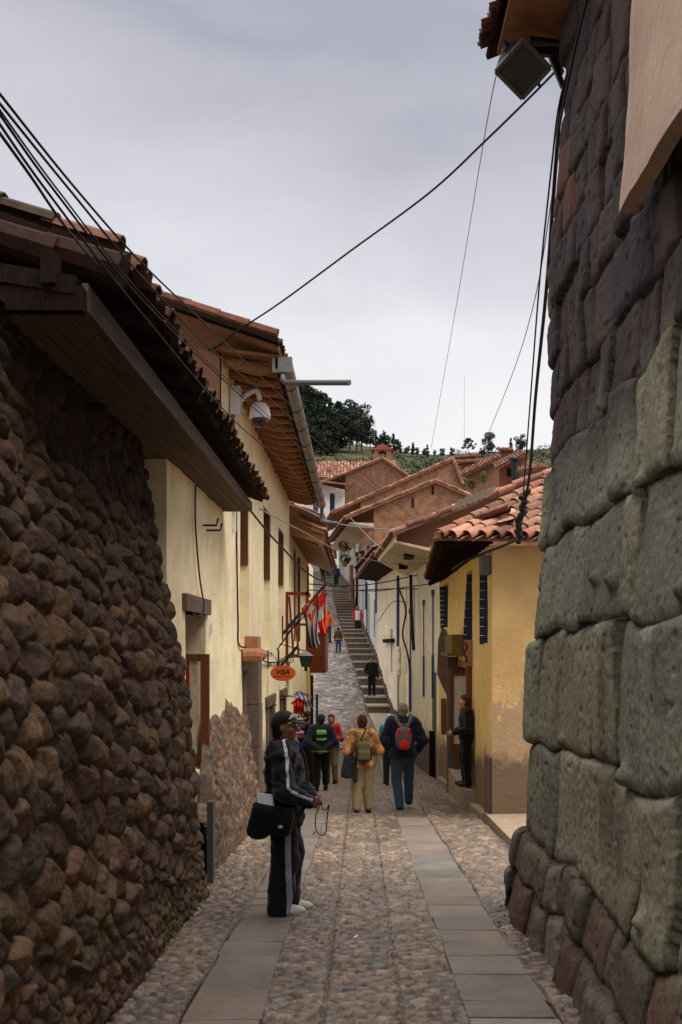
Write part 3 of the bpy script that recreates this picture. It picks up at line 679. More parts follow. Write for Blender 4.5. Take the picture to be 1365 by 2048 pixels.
for k in range(11):
    a = Vector((-1.02 - .36 * k, 12.28, 5.46 + .122 * k)); m.cur = tuple(np.array(lin(138, 92, 70)) * rnd.uniform(.4, .9)); m.tube([a, a + Vector((-.42, rnd.uniform(-.02, .02), .142))], [.09, .075], 8)
mk('verge_tiles', m.V, m.F, M['tile'], hB, col=np.array(m.c))
# half-round gutter with its straps and the pipe sticking out of its near end
m = MB(); V = []; seg = 8; ys = np.linspace(12.55, 25.1, 26)
for y in ys:
    for rr in (.10, .088):
        for k in range(seg + 1): t = math.pi + math.pi * k / seg; V.append((-.955 + rr * math.cos(t), y, 5.24 - (y - 12.5) * .004 + rr * 1.15 * math.sin(t)))
n = seg + 1; Fc = []
for q in range(len(ys) - 1):
    b, b2 = q * 2 * n, (q + 1) * 2 * n
    for k in range(seg): Fc += [(b + k, b + k + 1, b2 + k + 1, b2 + k), (b + n + k, b2 + n + k, b2 + n + k + 1, b + n + k + 1)]
m.add(V, Fc); m.box((-1.10, 12.50, 5.08), (-.85, 12.56, 5.27)); gt = m.build('gutter', M['steel'], hB)
m = MB()
for y in np.arange(13.6, 25, 1.25): m.tube([(-.955 + .107 * math.cos(t), y, 5.24 - (y - 12.5) * .004 + .107 * 1.15 * math.sin(t)) for t in np.linspace(math.pi, 2 * math.pi, 9)], .008, 5)
sub('strap', m.V, m.F, M['pipe'], gt)
m = MB(); m.tube([(-.97, 12.56, 5.08), (-.97, 12.5, 4.98), (-.93, 12.45, 4.93), (-.12, 11.95, 4.80)], .035, 10); sub('outlet_pipe', m.V, m.F, M['pipe'], gt)
m = MB(); m.tube(spline([(-.955, 25.1, 5.08), (-.95, 25.15, 4.85), (-.9, 25.1, 4.75), (-.55, 25.0, 4.7)], 5), .05, 8); sub('downpipe', m.V, m.F, M['pipe'], gt)
m = MB(); m.box((-1.748, 13.6, 3.55), (-1.66, 13.85, 3.95)); m.box((-1.748, 13.66, 3.2), (-1.7, 13.7, 3.55)); m.build('junction_box', M['whitep'], hB)
m = MB(); m.tube(spline([(-1.73, 13.9, 4.6), (-1.73, 14.0, 3.0), (-1.735, 14.2, 2.0), (-1.73, 14.3, 1.65), (-1.7, 15.6, 1.6), (-1.71, 18, 1.35), (-1.71, 21, 1.3), (-1.7, 23.5, 1.42)], 8), .013); m.build('cable', M['wire'], hB)
for p in ((-1.745, 21.2, 1.0), (-1.745, 22.3, 1.75)):
    m = MB(); m.box((p[0], p[1], p[2]), (p[0] + .03, p[1] + .05, p[2] + .55)); m.beam((p[0] + .02, p[1] + .02, p[2] + .15), (p[0] + .42, p[1], p[2] + .62), .06, .06); m.build('flag_holder', M['iron'], hB)

# ---- lower house beyond, with plank eaves and two wooden balconies
hC = empty('balcony_house', 'cream house with orange board eaves and dark red wooden balcony beyond the tall cream house', 'house', (-2, 29, gz(29)))
f = Facade((-1.74, 24.72), (-1.74, 37), -2.6, 4.5, [(1.7, 3.6, 1.75, 4.1, .25)], 1, .25, .014, 8, .4)
V, Fc = f.wall(); mk('wall', V, Fc, M['cream'], hC); f.window(hC, (1.7, 3.6, 1.75, 4.1), 'wood', .2, .12)
m = MB(); f.hexa(m, 1.55, 1.7, 1.75, 4.15, -.02, .04); f.hexa(m, 3.6, 3.75, 1.75, 4.15, -.02, .04); m.build('window_frame', M['wood'], hC)
m = MB()
for k in range(14):
    y = 24.9 + k * .62; m.hexa([(-1.75, y, 4.42), (-1.0, y, 4.10), (-1.0, y + .6, 4.10), (-1.75, y + .6, 4.42), (-1.75, y + .04, 4.5), (-.92, y + .04, 4.18), (-.92, y + .57, 4.18), (-1.75, y + .57, 4.5)])
m.build('soffit', M['rafter'], hC)
m = MB(); m.hexa([(-1.8, 24.74, 4.42), (-.86, 24.74, 4.12), (-.86, 24.82, 4.12), (-1.8, 24.82, 4.42), (-1.8, 24.74, 4.95), (-.92, 24.74, 4.60), (-.92, 24.82, 4.60), (-1.8, 24.82, 4.95)])
m.build('gable_boards', M['rafter'], hC)
roof(hC, (-.86, 24.8, 4.45), (0, 1, -.02), (-.93, 0, .36), 45, 4, .07, .2, .42, seed=14, under='rafter', dark=.8, seg=4)
solid(hC, 'back_wall', [(-1.8, 24.74, -2.6), (-1.8, 24.74, 4.5), (-6, 24.74, 5.8), (-6, 24.74, -2.6)], (0, .2, 0), 'adobe')
bal = MB(); y0, y1, zb, zt = 32.5, 35.2, .74, 2.06
bal.box((-1.72, y0, zb), (-1.11, y1, zb + .1)); bal.box((-1.18, y0 + .003, zb + .1), (-1.12, y1 - .003, zt - .06)); bal.box((-1.72, y0 + .003, zb + .1), (-1.18, y0 + .06, zt - .06)); bal.box((-1.73, y0 - .02, zt - .06), (-1.09, y1 + .02, zt))
b_ = bal.build('balcony', M['balc'], hC)
m = MB()
for k in range(3):
    x = -1.70 + k * .26; m.box((x, y0 - .022, zb + .16), (x + .03, y0, zt - .12))
m.box((-1.72, y0 - .024, zb + .55), (-1.13, y0 - .002, zb + .59)); sub('panel_moulding', m.V, m.F, M['wood'], b_)
m = MB(); m.box((-1.72, y0 + .003, zt + .02), (-1.66, y0 + .06, 4.2)); m.box((-1.18, y0 + .003, zt + .003), (-1.12, y0 + .06, 4.1)); sub('post', m.V, m.F, M['wood'], b_)
# small open balcony on the tall house
m = MB(); ya, yb = 23.4, 24.5
m.box((-1.745, ya, 1.35), (-1.22, yb, 1.43)); m.box((-1.745, ya, 2.82), (-1.2, ya + .07, 2.9)); m.box((-1.27, ya, 2.82), (-1.2, yb, 2.9)); m.box((-1.74, ya, 1.43), (-1.68, ya + .06, 2.82)); m.box((-1.27, ya + .003, 1.43), (-1.21, ya + .06, 2.82))
m.beam((-1.66, ya + .03, 2.8), (-1.56, ya + .03, 1.43), .05, .05); m.beam((-1.5, ya + .03, 2.2), (-1.44, ya + .03, 1.43), .05, .05); m.box((-1.68, ya + .01, 2.1), (-1.27, ya + .05, 2.16))
m.build('balcony', M['balc'], hB)
# ================================================================== RIGHT SIDE
hD = empty('ochre_house', 'ochre yellow corner house with clay barrel tiles and faded blue slat shutters', 'house', (2.2, 18, gz(18)))
HD = [(.55, 1.0, 1.68, 2.98, .16), (2.55, 3.6, 1.55, 2.98, .2), (7.2, 8.5, 2.05, 3.05, .2), (2.75, 5.0, -.83, 1.35, .5)]
f = Facade((1.98, 14.9), (1.96, 24.5), -2.3, 3.16, HD, -1, .3, .014, 11, .3)
V, Fc = f.wall(); mk('wall', V, Fc, M['yellow2'], hD)
rnd = random.Random(6)
for k, h in enumerate(HD[:3]):
    w = f.window(hD, h, 'dblue', h[4], .06)
    m = MB(); n = 9; lean = [0.0, .09, -.02][k]             # slat shutter standing out at the far jamb
    for q in range(n):
        z0 = h[2] - .02 + (h[3] - h[2]) * q / n; z1 = h[2] - .03 + (h[3] - h[2]) * (q + 1) / n; a = lean * q / n
        m.hexa([f.P(h[1] - .05, z0, -.10), f.P(h[1] - .02, z0, -.10), f.P(h[1] - .02, z0, .07 - a), f.P(h[1] - .05, z0, .07 - a), f.P(h[1] - .05, z1, -.10), f.P(h[1] - .02, z1, -.10), f.P(h[1] - .02, z1, .07 - a), f.P(h[1] - .05, z1, .07 - a)])
    m.build('shutter', M['dblue'], hD)
# corner wall turning into the side lane, slightly bent
f2 = Facade((1.98, 14.9), (5.2, 15.25), -1.6, 3.14, (), 1, .3, .02, 12, .25)
V, Fc = f2.wall(); mk('corner_wall', V, Fc, M['yellow'], hD)
# door, its leaf and reveal
m = MB(); h = HD[3]
f.hexa(m, h[1] - .12, h[1] - .004, h[2], h[3], -.48, .10); f.hexa(m, h[0] + .004, h[0] + .12, h[2], h[3], -.48, .03); f.hexa(m, h[0] + .12, h[1] - .12, h[3] - .12, h[3] - .004, -.48, .03); dr = m.build('door_frame', M['wood'], hD)
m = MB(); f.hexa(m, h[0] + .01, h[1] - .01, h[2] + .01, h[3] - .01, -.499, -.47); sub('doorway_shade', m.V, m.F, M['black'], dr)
m = MB(); f.hexa(m, 4.2, 4.27, -.35, 1.18, .17, .25); f.hexa(m, 4.2, 4.27, -.35, 1.18, -.45, -.38); f.hexa(m, 4.203, 4.267, 1.06, 1.18, -.38, .17); f.hexa(m, 4.203, 4.267, -.35, -.25, -.38, .17); lf = m.build('door_leaf', M['wood'], hD)
m = MB(); f.hexa(m, 4.22, 4.25, -.25, 1.06, -.38, .17); sub('leaf_panel', m.V, m.F, M['pale2'], lf)
m = MB(); f.hexa(m, 4.205, 4.219, .1, .98, -.14, -.06); sub('red_strip', m.V, m.F, M['red'], lf)
f.panel(hD, 'door_post', 2.6, 2.75, -.55, 1.38, -.02, .10, 'wood')
f.panel(hD, 'grey_door', 5.02, 5.12, -1.5, 1.42, -.05, .22, 'greyp')
f.panel(hD, 'doorstep', 2.0, 5.05, -1.6, -.82, -.45, .20, 'concrete')
m = MB(); f.hexa(m, 4.0, 5.6, 1.44, 1.5, 0, .3); f.hexa(m, 4.0, 5.55, 1.5, 1.85, .0, .22); m.build('door_canopy', M['moss'], hD)
m = MB(); f.hexa(m, 6.1, 6.25, -1.9, .55, .02, .1); f.hexa(m, 6.1, 6.3, .55, 1.0, .01, .12); m.build('downpipe', M['darkwood'], hD)
m = MB(); f.hexa(m, -.0 + .05, .5, -1.6, -.05, -.02, .06); m.build('plinth_slab', M['stonep'], hD)
# tiled roof: channels run obliquely down to the street corner
sd = Vector((.74, .56, .40)).normalized()
o = Vector((1.16, 14.55, 3.22)); e = Vector((1, .02, -.012)).normalized()
rf = roof(hD, o, e, (.70, .58, .40), 17, 8, .05, .205, .42, seed=21, seg=7, rad=.092, under='adobe2')
tm = MB(); o2 = Vector((1.12, 14.6, 3.25))
roof(hD, (1.62, 24.4, 3.28), (-.046, -1, 0), (.93, -.04, .37), 47, 3, .05, .205, .42, seed=22, seg=5, under='darkwood', name='street_eaves')
m = MB(); rnd = random.Random(9)
for k in range(20):
    y = 14.8 + k * .48; m.beam((1.2 + k * .024, y, 3.10 + .01 * (k % 3)), (2.1, y, 3.3), .07, .09)
m.hexa([(1.15, 14.66, 3.19), (2.3, 14.66, 3.5), (2.3, 24.3, 3.5), (1.62, 24.3, 3.22), (1.15, 14.66, 3.21), (2.3, 14.66, 3.52), (2.3, 24.3, 3.52), (1.62, 24.3, 3.24)])
m.build('rafters', M['darkwood'], hD)
m = MB(); f.hexa(m, .05, .45, 2.72, 3.0, -.02, .14); m.build('meter_box', M['greyp'], hD)

# ---- pale cream house with plastered soffit
hE = empty('cream_house', 'pale cream house with plastered white soffit and bright blue rain pipes', 'house', (2, 29, gz(29)))
f = Facade((1.96, 24.52), (1.62, 34.0), -2.8, 3.98, [(8.2, 8.9, -1.6, 1.1, .3), (6.6, 7.1, 1.4, 3.5, .2)], -1, .3, .014, 13, .35)
V, Fc = f.wall(); mk('wall', V, Fc, M['pale'], hE); f.window(hE, (6.6, 7.1, 1.4, 3.5), 'darkwood', .15, .06); f.window(hE, (8.2, 8.9, -1.6, 1.1), 'blue', .25, .1, 'black', 0, 'door')
for u, zt_, zb_, wd in ((1.5, 3.0, .45, .06), (1.5, 1.7, .3, .14), (4.5, 2.95, -.3, .06), (4.5, 1.5, -.35, .10)):
    pass
def rainpipe(u, top, mid, bot, w):
    m = MB(); f.hexa(m, u - w / 2, u + w / 2, mid, top, .03, .03 + w); a = f.P(u, top, .03 + w / 2); m.lathe((a[0], a[1], top), [(w * .5, 0), (w * 1.3, .12), (w * 1.3, .2), (w * .6, .22)], 10)
    f.hexa(m, u - w * .8, u + w * .8, bot, mid, .02, .03 + w * 1.5); return m.build('rain_pipe', M['blue'], hE)
rainpipe(1.0, 2.85, 1.4, .3, .036); rainpipe(3.4, 2.7, 1.35, .2, .03); rainpipe(7.6, 2.6, .9, -.5, .045)
f.panel(hE, 'board', .65, 1.35, -.55, .95, .004, .03, 'stonep')
f.panel(hE, 'post', .8, 1.0, -2, -.55, .02, .15, 'darkwood')
f.panel(hE, 'stone_plinth', 1.2, 9.4, -2.8, -1.0, -.05, .1, 'stonep')
m = MB(); m.hexa([(.90, 24.5, 4.17), (1.98, 24.5, 3.90), (1.66, 34.2, 3.98), (.66, 34.2, 4.5), (.90, 24.5, 4.22), (1.98, 24.5, 3.98), (1.66, 34.2, 4.06), (.66, 34.2, 4.56)]); m.build('soffit', M['soffit'], hE)
for y in (26.5, 30.): m = MB(); m.box((1.2, y, 3.98), (1.45, y + .7, 4.16)); m.build('vent', M['darkwood'], hE)
m = MB(); m.hexa([(.86, 24.45, 4.17), (.9, 24.45, 4.16), (.66, 34.2, 4.5), (.62, 34.2, 4.51), (.86, 24.45, 4.36), (.9, 24.45, 4.36), (.66, 34.2, 4.66), (.62, 34.2, 4.66)]); m.build('fascia', M['pale2'], hE)
roof(hE, (.80, 24.45, 4.38), (-.026, 1, .03), (.93, .02, .36), 48, 14, .06, .205, .42, seed=31, seg=4, under='adobe2')
solid(hE, 'gable', [(1.99, 24.54, 3.1), (1.99, 24.54, 3.95), (.95, 24.54, 4.26), (6.5, 24.54, 6.3), (6.5, 24.54, 3.1)][:2] + [(6.5, 24.54, 6.1), (6.5, 24.54, 2.4)], (0, .2, 0), 'adobe')
m = MB(); rnd = random.Random(13)
for k in range(16):
    a = Vector((.80 + .37 * k, 24.42, 4.42 + .143 * k + rnd.uniform(-.03, .03))); m.cur = tuple(np.array(rnd.choice(TILES)) * rnd.uniform(.6, 1.05)); m.tube([a, a + Vector((.42, rnd.uniform(-.03, .03), .163))], [.085, .07], 8)
mk('verge_tiles', m.V, m.F, M['tile'], hE, col=np.array(m.c))
m = MB(); m.tube([(4.2, 27, 5.4), (4.2, 27, 6.65)], .09, 10); m.lathe((4.2, 27, 6.65), [(.16, 0), (.16, .06), (.05, .1)], 10); m.build('stove_pipe', M['iron'], hE)
m = MB(); V = []; n = 22
for i in range(n):
    for j_ in range(2): t = i / (n - 1); V.append((2.15 + .95 * t + .22 * j_, 23.9 - .1 * j_, 4.86 + .36 * t + .26 * j_ + .03 * math.sin(i * 2.1)))
mk('tin_sheet', V, grid_faces(n, 2), M['tin'], hE)

# ---- stepped house beside the stairs
hS = empty('stairside_house', 'cream house whose foot climbs along the stone stairs, with small wall plaques', 'house', (1.4, 40, gz(40)))
f = Facade((1.60, 34.02), (.86, 48), -2.6, 4.7, [(5.6, 6.4, .55, 2.3, .25), (2.6, 3.6, -1.4, .6, .3), (8.2, 9.2, 2.1, 4.1, .25)], -1, .3, .014, 15, .4)
V, Fc = f.wall(); mk('wall', V, Fc, M['pale2'], hS); f.window(hS, (5.6, 6.4, .55, 2.3), 'darkwood', .2, .08); f.window(hS, (2.6, 3.6, -1.4, .6), 'blue', .25, .1, 'black', 0, 'door')
f.panel(hS, 'blue_post', 2.6, 2.9, 1.6, 4.2, .02, .09, 'blue')
m = MB(); f.hexa(m, 4.5, 9, 1.75, 1.9, .02, .14); m.build('ledge', M['darkwood'], hS)
for k, (u, z0, z1) in enumerate(((2.2, .95, 1.6), (2.2, .55, .85))):
    p = f.panel(hS, 'plaque', u, u + .5, z0, z1, .02, .05, 'whitep'); m = MB()
    f.hexa(m, u + .1, u + .4, z0 + .1, z0 + .18, .05, .055); f.hexa(m, u + .1, u + .4, z1 - .2, z1 - .12, .05, .055); sub('plaque_marks', m.V, m.F, M['red' if k == 0 else 'blue'], p)
m = MB()
for k in range(26):
    u = 1.6 + k * .48; z = gz(f.P(u, 0)[1]); f.hexa(m, u, u + .5, z - .6, z + .42 + .05 * math.sin(k * 5.1), -.02, .07 + .02 * math.sin(k * 3.3))
m.build('rubble_plinth', M['stonep'], hS)
m = MB(); m.hexa([(.45, 34.3, 4.62), (1.7, 34.3, 4.5), (1.0, 49, 4.75), (-.1, 49, 4.9), (.45, 34.3, 4.7), (1.7, 34.3, 4.6), (1.0, 49, 4.85), (-.1, 49, 4.98)]); m.build('soffit', M['darkwood'], hS)
roof(hS, (.5, 34.4, 4.80), (-.045, 1, .012), (.93, .03, .33), 72, 8, .06, .205, .42, seed=41, seg=3, under='adobe2')

# ---- white house on the steps
hJ = empty('white_house', 'whitewashed house high on the stairs with thin blue posts and dark door frames', 'house', (.6, 55, gz(55)))
f = Facade((.86, 48.02), (-.10, 61), -.2, 6.4, [(1.2, 2.2, 2.0, 3.9, .3), (4.6, 5.6, 1.9, 4.4, .3), (8.6, 9.6, 3.2, 5.6, .3)], -1, .3, .014, 16, .5)
V, Fc = f.wall(); mk('wall', V, Fc, M['white'], hJ)
for k, h in enumerate(((1.2, 2.2, 2.0, 3.9), (4.6, 5.6, 1.9, 4.4), (8.6, 9.6, 3.2, 5.6))): f.window(hJ, h, ['blue', 'darkwood', 'darkwood'][k], .25, .12, 'black', 0, 'door')
for u, z0, z1 in ((.3, 3.2, 5.4), (6.6, 3.6, 5.8)): f.panel(hJ, 'blue_post', u, u + .2, z0, z1, .02, .08, 'blue')
roof(hJ, (.62, 48.2, 6.35), (-.074, 1, .0), (.93, .05, .33), 62, 6, .08, .205, .42, seed=51, seg=3, under='darkwood')
m = MB(); 
for k in range(14):
    u = .2 + k * .9; z = gz(f.P(u, 0)[1]); f.hexa(m, u, u + .92, z - .6, z + .5, -.02, .10 + .03 * math.sin(k * 3.3))
m.build('rubble_plinth', M['stonep'], hJ)

# ================================================================== FAR HOUSES WITH ADOBE GABLES
def gable_house(name, label, Y, ridge, left, right, base, depth, mat, turn=(-.10, 1), front=None, seed=0, ns=12, tl=True, lip=.5):
    """adobe gable facing us at distance Y; ridge/left/right are (X, Z) of its outline; tiles over both slopes"""
    h = empty(name, label, 'house', (left[0], Y, base))
    tx, ty = turn; off = (tx * depth, ty * depth, 0)
    wl = (left[0] + lip, left[1] + (ridge[1] - left[1]) * lip / (ridge[0] - left[0]))
    solid(h, 'gable', [(wl[0], Y, base), (right[0], Y, base), (right[0], Y, right[1]), (ridge[0], Y, ridge[1]), (wl[0], Y, wl[1])], (tx * .35, .35, 0), mat)
    e = Vector((tx, ty, 0)).normalized()
    for q, (p, s) in enumerate(((left, 1), (right, -1))):
        d = Vector((ridge[0] - p[0], 0, ridge[1] - p[1])); l = d.length; n = max(2, int(l / .36)); 
        roof(h, (p[0], Y - .12, p[1] + .1), e, d.normalized(), int(depth / .3), n, .12, .3, l / n + .06, seed=seed + q, seg=3, rad=.125, under='adobe2', name='roof', lift=.06)
        m = MB(); rnd = random.Random(seed + 5 + q)
        for k in range(n):
            a = Vector((p[0], Y - .16, p[1] + .17 + rnd.uniform(-.03, .03))) + d * (k / n); m.cur = tuple(np.array(rnd.choice(TILES)) * rnd.uniform(.6, 1.0)); m.tube([a, a + d * (1.12 / n)], [.10, .085], 6)
        mk('verge_tiles', m.V, m.F, M['tile'], h, col=np.array(m.c))
    return h
P2 = lambda px, py, Y: (at(px, py, Y)[0], at(px, py, Y)[2])
hF = gable_house('adobe_house', 'nearest adobe gable house on the right with brown mud wall and two beam holes', 60, P2(870, 966, 60), P2(690, 1040, 60), P2(950, 1000, 60), 1.0, 15, 'adobe', (-.11, 1), seed=61, lip=1.75)
for px, py in ((866, 978), (826, 1003)):
    p = at(px, py, 60); m = MB(); m.box((p[0] - .07, 59.96, p[2] - .35), (p[0] + .07, 60.05, p[2] + .2)); m.build('beam_hole', M['black'], hF)
f = Facade((.98, 60.0), (-.75, 76), 1.5, 8.2, [(1.0, 2.0, 6.0, 8.0, .2), (4.0, 5.0, 5.6, 8.0, .2), (7, 8, 6, 8.0, .2), (10.5, 11.5, 6, 8.0, .2)], -1, .2, .01, 17, .8)
V, Fc = f.wall(); mk('facade', V, Fc, M['white'], hF)
for h in ((1.0, 2.0, 6.0, 8.0), (4.0, 5.0, 5.6, 8.0), (7, 8, 6, 8.0), (10.5, 11.5, 6, 8.0)):
    f.window(hF, h, 'blue', .15, .15); f.panel(hF, 'shutter', h[0] - .5, h[0] - .05, h[2], h[3], .03, .1, 'blue')
m = MB(); m.hexa([(-.62, 60.0, 8.98), (.84, 60.0, 8.75), (-.8, 76, 8.75), (-2.3, 76, 8.98), (-.62, 60.0, 9.05), (.84, 60.0, 9.0), (-.8, 76, 9.0), (-2.3, 76, 9.05)]); m.build('soffit', M['soffit'], hF)
for k, (u, z) in enumerate(((6.0, 4.6), (12.5, 6.0))): f.panel(hF, 'door', u, u + 1.1, gz(f.P(u, 0)[1]) - .2, z + .5, .02, .1, 'darkwood')
hG = gable_house('adobe_house', 'adobe gable house rising just behind, its long tiled verge climbing to a tall right peak', 76, P2(906, 921, 76), P2(664, 1028, 76), P2(925, 972, 76), 4.0, 16, 'adobe', (-.12, 1), seed=71, lip=2.2)
f = Facade((-.1, 76.05), (-1.9, 90), 5, 11.6, [(2, 3, 8.8, 11, .2), (6, 7, 8.8, 11, .2)], -1, .2, .01, 18, .8); V, Fc = f.wall(); mk('facade', V, Fc, M['white'], hG)
for h in ((2, 3, 8.8, 11), (6, 7, 8.8, 11)): f.window(hG, h, 'blue', .15, .15)
hH = gable_house('adobe_house', 'distant adobe gable house with white front and blue doors where the street bends', 96, P2(766, 919, 96), P2(632, 972, 96), P2(815, 952, 96), 7.0, 18, 'adobe2', (-.3, 1), seed=81, lip=2.9)
x0 = at(690, 0, 95.9)[0]; f = Facade((-6.6, 88), (x0, 95.9), 6.5, 16.6, [(1.2, 2.1, 13.0, 15.6, .2), (1.2, 2.1, 8.8, 11.6, .2), (4.2, 5.1, 12.6, 15.2, .2), (6.9, 7.8, 14.2, 16., .2), (4.4, 5.3, 9.4, 11.6, .2)], 1, .2, .02, 19, .8)
V, Fc = f.wall(); mk('facade', V, Fc, M['white'], hH)
for h in f.holes: f.window(hH, h[:4], 'blue', .12, .16)
m = MB(); m.hexa([(-7.2, 86.4, 16.3), (x0 + .6, 94.6, 16.8), (x0 + .6, 96, 17.0), (-7.2, 88.2, 16.6), (-7.2, 86.4, 16.45), (x0 + .6, 94.6, 16.95), (x0 + .6, 96, 17.15), (-7.2, 88.2, 16.8)]); m.build('eaves', M['adobe2'], hH)
# broad tiled roof to the left of it
hK = empty('tiled_house', 'broad clay tile roof facing the street, between the gutter and the far adobe gable', 'house', (-5, 106, 8))
a_ = at(632, 958, 106); roof(hK, (a_[0] - 3.4, 106, a_[2]), (1, 0, .01), (0, .86, .42), 34, 9, .1, .36, .75, seed=91, seg=4, rad=.15, lift=.06, under='adobe2')
solid(hK, 'wall', [(a_[0] - 3.2, 106.4, 6), (a_[0] + 8.4, 106.4, 6), (a_[0] + 8.4, 106.4, a_[2] + .1), (a_[0] - 3.2, 106.4, a_[2] + .1)], (0, .3, 0), 'stucco2')
# blue tarpaulin house corner left of the street
hL = empty('tarp_roofed_house', 'low house with blue tarpaulin under the far end of the gutter', 'house', (-5, 60, 4))
a, b = at(575, 975, 60), at(597, 1003, 60); solid(hL, 'tarpaulin', [(a[0] - 1.5, 60, b[2]), (b[0], 60, b[2]), (b[0] - .1, 60, a[2] - .2), (a[0] - 1.5, 60, a[2])], (0, .1, 0), 'tarp')
solid(hL, 'wall', [(a[0] - 1.5, 60.2, 2), (b[0] + .1, 60.2, 2), (b[0] + .1, 60.2, b[2]), (a[0] - 1.5, 60.2, b[2])], (0, 4, 0), 'adobe2')
a = at(592, 1022, 58); roof(hL, (b[0] + 1.6, 58, a[2] - .3), (0, 1, 0), (-.93, 0, .36), 20, 8, .1, .3, .5, seed=95, seg=3, rad=.125, under='adobe2')
a = at(640, 975, 84); roof(hL, (a[0] + .2, 79, a[2] - .7), (0, 1, 0), (-.95, 0, .30), 16, 9, .14, .3, .5, seed=96, seg=3, rad=.125, under='adobe2', name='second_roof')
# small red-tiled kiosk and goods at the top of the street
# ---- bell gable
bt = empty('bell_tower', 'small square stone bell tower with an arched opening and pitched cap on the slope', 'tower', tuple(at(765, 930, 140)))
a, b = at(748, 935, 140), at(783, 900, 140); c0 = (a[0] + b[0]) / 2; m = MB(); w_ = (b[0] - a[0]) / 2
m.box((a[0], 140, a[2] - 3), (c0 - .55, 142.4, b[2])); m.box((c0 + .55, 140, a[2] - 3), (b[0], 142.4, b[2])); m.box((c0 - .55, 140.003, a[2] - 3), (c0 + .55, 142.39, a[2] + .7))
m.prism([(c0 - .55, 140.003, b[2] - .45), (c0 - .4, 140.003, b[2] - .2), (c0, 140.003, b[2] - .08), (c0 + .4, 140.003, b[2] - .2), (c0 + .55, 140.003, b[2] - .45), (c0 + .55, 140.003, b[2] + .0), (c0 - .55, 140.003, b[2] + .0)], (0, 2.38, 0)); m.build('tower_body', M['stucco2'], bt)
m = MB(); m.prism([(a[0] - .3, 139.8, b[2] + .003), (b[0] + .3, 139.8, b[2] + .003), (c0, 139.8, b[2] + .95)], (0, 2.9, 0)); m.build('cap_roof', M['brick'], bt)
m = MB(); m.lathe((c0, 141.2, a[2] + .9), [(.4, 0), (.3, .25), (.22, .6), (.05, .7)], 10); m.build('bell', M['pipe'], bt)
# ---- brick houses on the right skyline
def brick(name, label, Y, px0, px1, pyt, roofpts, mat, seed, wins=()):
    h = empty(name, label, 'house', tuple(at(px0, 990, Y))); a, b = at(px0, pyt, Y), at(px1, pyt, Y)
    solid(h, 'wall', [(a[0], Y, 8), (b[0], Y, 8), (b[0], Y, at(px1, roofpts[-1], Y)[2] - .1), (a[0], Y, at(px0, roofpts[0], Y)[2] - .1)], (0, .5, 0), mat)
    p, q = at(px0 - 6, roofpts[0], Y - 1), at(px1 + 4, roofpts[-1], Y - 1); d = Vector(q - p); L_ = d.length; n = int(L_ / .34)
    roof(h, tuple(p + np.array([0, 0, .05])), (d.x / L_, 0, d.z / L_), (.05, .9, .25), n, 9, .2, .34, .6, seed=seed, seg=3, rad=.14, under='adobe2')
    for wx, wy in wins:
        c = at(wx, wy, Y); m = MB(); m.box((c[0] - .35, Y - .05, c[2] - .45), (c[0] + .35, Y + .1, c[2] + .45)); m.build('window', M['black'], h)
    return h
brick('brick_house', 'bare red brick house at the right skyline beside the wall, sloping tiled eave', 110, 1000, 1052, 930, [936, 907], 'brick', 101, ((1020, 945), (1030, 950)))
brick('skyline_house', 'grey cement-faced house at the foot of the wall edge on the skyline', 106, 1040, 1096, 950, [945, 934], 'greyw', 102)
brick('skyline_house', 'brown house with long sagging tile roof left of the brick house', 116, 920, 1002, 940, [958, 912], 'stucco2', 103)
brick('skyline_house', 'cream walled cottage below the grassy hill left of the long roof', 122, 900, 940, 960, [962, 950], 'pale2', 104)
brick('skyline_house', 'tiny ochre cottage high on the hill crest by the flat-topped tree', 225, 905, 958, 920, [917, 911], 'stucco2', 105)
brick('skyline_house', 'red shed with dark roof beneath the flat-topped tree', 200, 922, 985, 930, [925, 921], 'brick', 106)
brick('skyline_house', 'square brick block topping the crest between two round trees', 190, 1003, 1027, 905, [900, 900], 'brick', 107)
brick('skyline_house', 'white cottage half hidden behind the far adobe gable', 125, 806, 835, 955, [958, 962], 'white', 108)
